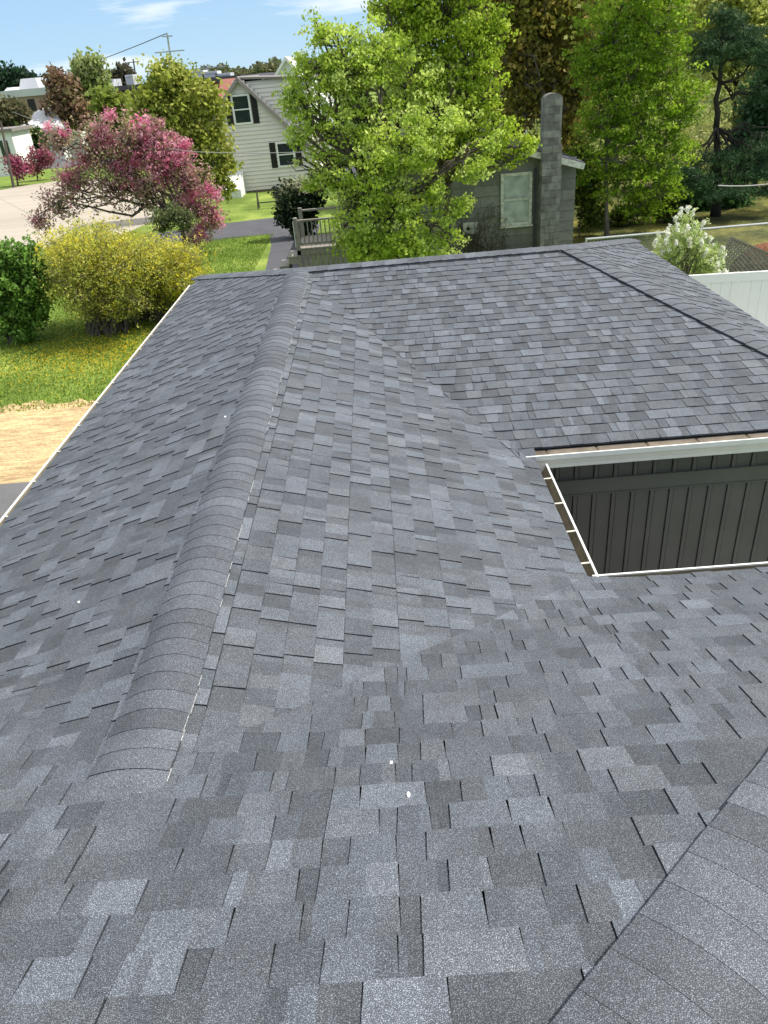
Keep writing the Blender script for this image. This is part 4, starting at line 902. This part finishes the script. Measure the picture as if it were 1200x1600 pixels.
for j in range(m_+1):
    ph = math.pi/2*j/m_; row = []
    for i in range(n_):
        th = 2*math.pi*i/n_; k_ = 1+.1*math.sin(3*th+j); row.append((c0[0]+1.0*k_*math.cos(th)*math.cos(ph), 20.2+.6*k_*math.sin(th)*math.cos(ph), GZ+(c0[2]+.22-GZ)*math.sin(ph)**.8))
    rows.append(row)
for j in range(m_):
    for i in range(n_): mb.poly([rows[j][i], rows[j][(i+1) % n_], rows[j+1][(i+1) % n_], rows[j+1][i]])
tag(mb.build('leaf_heap', M['rust'], smooth=True, origin=(c0[0], 20.2, GZ)), 'rust brown heap of leaves behind the lattice screen at the right edge', 'leaf heap')

# ------------------------------------------------------------------ far buildings on the left
def block_building(name, px0, px1, ytop, ybot_px, Y, depth, wallm, roofm, label, openings, parapet=.5):
    a = aty(px0, ytop, Y); b_ = aty(px1, ytop-(px1-px0)*.0914, Y); zt_ = (a[2]+b_[2])/2
    root = empty(name, ((a[0]+b_[0])/2, Y, GZ), label=label, cat='building')
    mb = MB(); mb.box((a[0], Y, GZ), (b_[0], Y+depth, zt_-.4)); mb.build('wall', wallm, root)
    mb = MB(); mb.box((a[0]-.3, Y-.3, zt_-.4), (b_[0]+.3, Y+depth+.3, zt_+parapet-.4)); mb.build('roof', roofm, root)
    for (p, q, w_, h_) in openings:
        c_ = aty(p, q, Y); k_ = px2m(c_); mb = MB(); mb.box((c_[0]-w_*k_/2, Y-.08, c_[2]-h_*k_/2), (c_[0]+w_*k_/2, Y-.01, c_[2]+h_*k_/2)); mb.build('window', M['darkhole'], root)
    return root, zt_+parapet-.4
r1, zt1 = block_building('brick_building', -80, 100, 156, 200, 110, 25, M['brick2'], M['whiteroof'], 'low brick building with white roof edge at the far left', [(50, 164, 9, 13), (20, 172, 6, 8), (80, 166, 5, 8)], .8)
for (px, py, w_, h_) in [(45, 137, 26, 12), (88, 137, 12, 7), (15, 145, 14, 4), (68, 143, 10, 5)]:
    c_ = aty(px, py, 118); k_ = px2m(c_); mb = MB(); x0, x1 = c_[0]-w_*k_/2, c_[0]+w_*k_/2; h2 = h_*k_
    mb.hexa([(x0, 118, zt1+.003), (x1, 118, zt1+.003), (x1, 123, zt1+.003), (x0, 123, zt1+.003), (x0+.4, 118.5, zt1+h2), (x1-.4, 118.5, zt1+h2), (x1-.4, 122.5, zt1+h2), (x0+.4, 122.5, zt1+h2)]); mb.build('roof_unit', M['whiteroof'], r1)
r2, zt2 = block_building('brick_building', 160, 400, 139, 180, 130, 30, M['brick'], M['slate'], 'long dark red brick building behind the yellow green tree', [(205, 150, 20, 14), (192, 158, 10, 10), (305, 136, 8, 8), (330, 142, 8, 10)], .6)
for (px, py, w_, h_) in [(174, 128, 7, 6), (202, 123, 10, 9), (305, 116, 22, 8), (328, 117, 20, 8), (285, 121, 12, 6), (348, 117, 20, 4)]:
    c_ = aty(px, py, 134); k_ = px2m(c_); mb = MB(); x0, x1 = c_[0]-w_*k_/2, c_[0]+w_*k_/2; zz = c_[2]+h_*k_/2
    mb.box((x0, 134, zt2+.003), (x1, 138, max(zz, zt2+.3))); mb.bar((x0, 133.9, max(zz, zt2+.3)-.2), (x1, 133.9, max(zz, zt2+.3)-.2), .08, .12); mb.build('roof_unit', M['whiteroof'], r2)
# red and dark roofs just behind the beige house
def gable_far(name, pxa, pya, pxb, pyb, Y, dpt, roofm, wallm, label, h):
    a = aty(pxa, pya, Y); b_ = aty(pxb, pyb, Y); zr_ = (a[2]+b_[2])/2; root = empty(name, ((a[0]+b_[0])/2, Y, GZ), label=label, cat='building')
    mb = MB(); mb.box((a[0]+.2, Y-dpt+.2, GZ), (b_[0]-.2, Y+dpt-.2, zr_-h)); mb.build('wall', wallm, root)
    mb = MB()
    for s_ in (-1, 1): mb.hexa([(a[0], Y, zr_-.15), (b_[0], Y, zr_-.15), (b_[0], Y+s_*dpt, zr_-h-.15), (a[0], Y+s_*dpt, zr_-h-.15), (a[0], Y, zr_), (b_[0], Y, zr_), (b_[0], Y+s_*dpt, zr_-h), (a[0], Y+s_*dpt, zr_-h)])
    mb.build('roof', roofm, root); return root
gable_far('red_roof_building', 344, 124, 374, 121, 88, 4, M['redroof'], M['brick'], 'small building with faded red roof left of the beige house peak', 2.2)
gable_far('dark_roof_building', 376, 118, 428, 113, 80, 5, M['slate'], M['whitewall'], 'dark roofed building showing right of the beige house peak', 1.6)
# white gable at 420-440
c_ = aty(446, 88, 62); zz = c_[2]; root = empty('white_house', (c_[0]+1, 62, GZ), label='white gabled house mostly hidden behind the big maple', cat='house')
mb = MB(); mb.box((c_[0]-2.6, 62, GZ), (c_[0]+2.6, 70, zz-3.0)); mb.poly([(c_[0]-2.6, 62, zz-3.0), (c_[0]+2.6, 62, zz-3.0), (c_[0], 62, zz-.1)]); mb.build('wall', M['whitewall'], root)
mb = MB()
for s_ in (-1, 1):
    a = np.array([c_[0], 61.7, zz]); e2 = np.array([c_[0]+s_*2.9, 61.7, zz-3.3]); mb.hexa([a-[0, 0, .25], e2-[0, 0, .25], e2+[0, 8.6, -.25], a+[0, 8.6, -.25], a, e2, e2+[0, 8.6, 0], a+[0, 8.6, 0]])
mb.build('roof', M['whitewall'], root)
# white-roofed building
WYc = 80.0
a = aty(14, 205, WYc); b_ = aty(92, 198, WYc); zr_ = aty(55, 170, WYc+4)[2]; ze_ = (a[2]+b_[2])/2
root = empty('white_roofed_building', ((a[0]+b_[0])/2, WYc, GZ), label='white building with bright white hipped metal roof at the left', cat='building')
mb = MB(); mb.box((a[0]+.3, WYc+.3, GZ), (b_[0]-.3, WYc+8, ze_-.1)); mb.build('wall', M['whitewall'], root)
mb = MB(); xa, xb = a[0], b_[0]; r0_, r1_ = xa+2.0, xb-1.0; my = WYc+4
for quad in ([(xa, WYc, ze_), (xb, WYc, ze_), (r1_, my, zr_), (r0_, my, zr_)], [(xb, WYc, ze_), (xb, WYc+8.3, ze_), (r1_, my, zr_)], [(xa, WYc+8.3, ze_), (xa, WYc, ze_), (r0_, my, zr_)], [(xb, WYc+8.3, ze_), (xa, WYc+8.3, ze_), (r0_, my, zr_), (r1_, my, zr_)]): mb.poly(quad)
for quad in ([(xa, WYc, ze_), (xb, WYc, ze_), (xb, WYc, ze_-.25), (xa, WYc, ze_-.25)], [(xb, WYc, ze_), (xb, WYc+8.3, ze_), (xb, WYc+8.3, ze_-.25), (xb, WYc, ze_-.25)]): mb.poly(quad)
mb.poly([(xa, WYc, ze_-.25), (xb, WYc, ze_-.25), (xb, WYc+8.3, ze_-.25), (xa, WYc+8.3, ze_-.25)])
mb.build('roof', M['whiteroof'], root)
mb = MB(); c_ = aty(42, 226, WYc+.25); mb.box((c_[0]-1.9, WYc+.2, GZ), (c_[0]+1.7, WYc+.29, ze_-.5)); mb.build('garage_opening', M['darkhole'], root)
a = aty(-30, 210, 70); b_ = aty(17, 210, 70); root = empty('white_shed', ((a[0]+b_[0])/2, 70, GZ), label='small white clapboard shed cut by the left edge of the photo', cat='shed')
mb = MB(); mb.box((a[0], 70, GZ), (b_[0], 74, a[2])); mb.build('wall', M['whitewall'], root)
mb = MB(); mb.box((a[0]-.3, 69.7, a[2]+.002), (b_[0]+.3, 74.3, a[2]+.25)); mb.build('roof', M['roofgrey'], root)
for px in (4, 12):
    c_ = aty(px, 232, 70); mb = MB(); mb.box((c_[0]-.14, 69.94, c_[2]-.7), (c_[0]+.14, 69.99, c_[2]+.6)); mb.build('window', M['glass'], root)

# ------------------------------------------------------------------ poles and wires
def pole(px_b, py_b, px_t, py_t, Y, r_, label, arms=(), m='polewood'):
    b0 = aty(px_b, py_b, Y); t0 = aty(px_t, py_t, Y); b0[2] = GZ
    root = empty('utility_pole', b0, label=label, cat='utility pole', group='utility poles'); mb = MB(); mb.tube([b0, t0], [r_*1.2, r_*.8], 8); mb.build('shaft', M[m], root)
    for (f_, w_) in arms:
        q = b0+(t0-b0)*f_; mb = MB(); mb.bar((q[0]-w_/2, q[1]-.1, q[2]), (q[0]+w_/2, q[1]-.1, q[2]), .12, .14); mb.build('crossarm', M[m], root)
    return t0
pA_ = pole(12, 262, 1, 190, 60, .09, 'dark leaning wooden utility pole at the left edge', [])
pT = pole(266, 112, 261, 52, 118, .16, 'tall pale transmission pole with crossarms rising over the yellow green tree', [(.82, 4.0), (.97, 1.4)], 'galv')
q_ = aty(262, 67, 118)
pole(210, 132, 208, 92, 170, .16, 'faint distant utility pole left of the tall transmission pole', [(.95, 2.4)])
pole(323, 140, 324, 100, 150, .2, 'short pale pole above the brick building roof left of the beige house', [(.93, 6.0)], 'galv')
def wire(a, b_, sag, r_, label, m='wire', n=16):
    P_ = []; a = np.array(a); b_ = np.array(b_)
    for i in range(n+1): t = i/n; q = a+(b_-a)*t; q[2] -= sag*4*t*(1-t); P_.append(q)
    mb = MB(); mb.tube(P_, r_, 5); tag(mb.build('overhead_wire', M[m], origin=P_[0]), label, 'wire', 'overhead wires')
wire(aty(20, 175, 60), aty(300, 237, 27), .25, .013, 'pale service wire crossing in front of the pink crabapple', 'wire')
wire(aty(300, 237, 27), aty(640, 225, 24.2), .12, .011, 'pale service wire running from the crabapple to the grey building', 'wire')
wire(aty(-10, 132, 300), pT, 1.5, .06, 'thin wire across the sky to the tall transmission pole', 'wiredark')
wire(aty(1122, 290, 25), aty(1290, 268, 25), .15, .02, 'pale cable crossing in front of the pine at the right edge', 'wire')
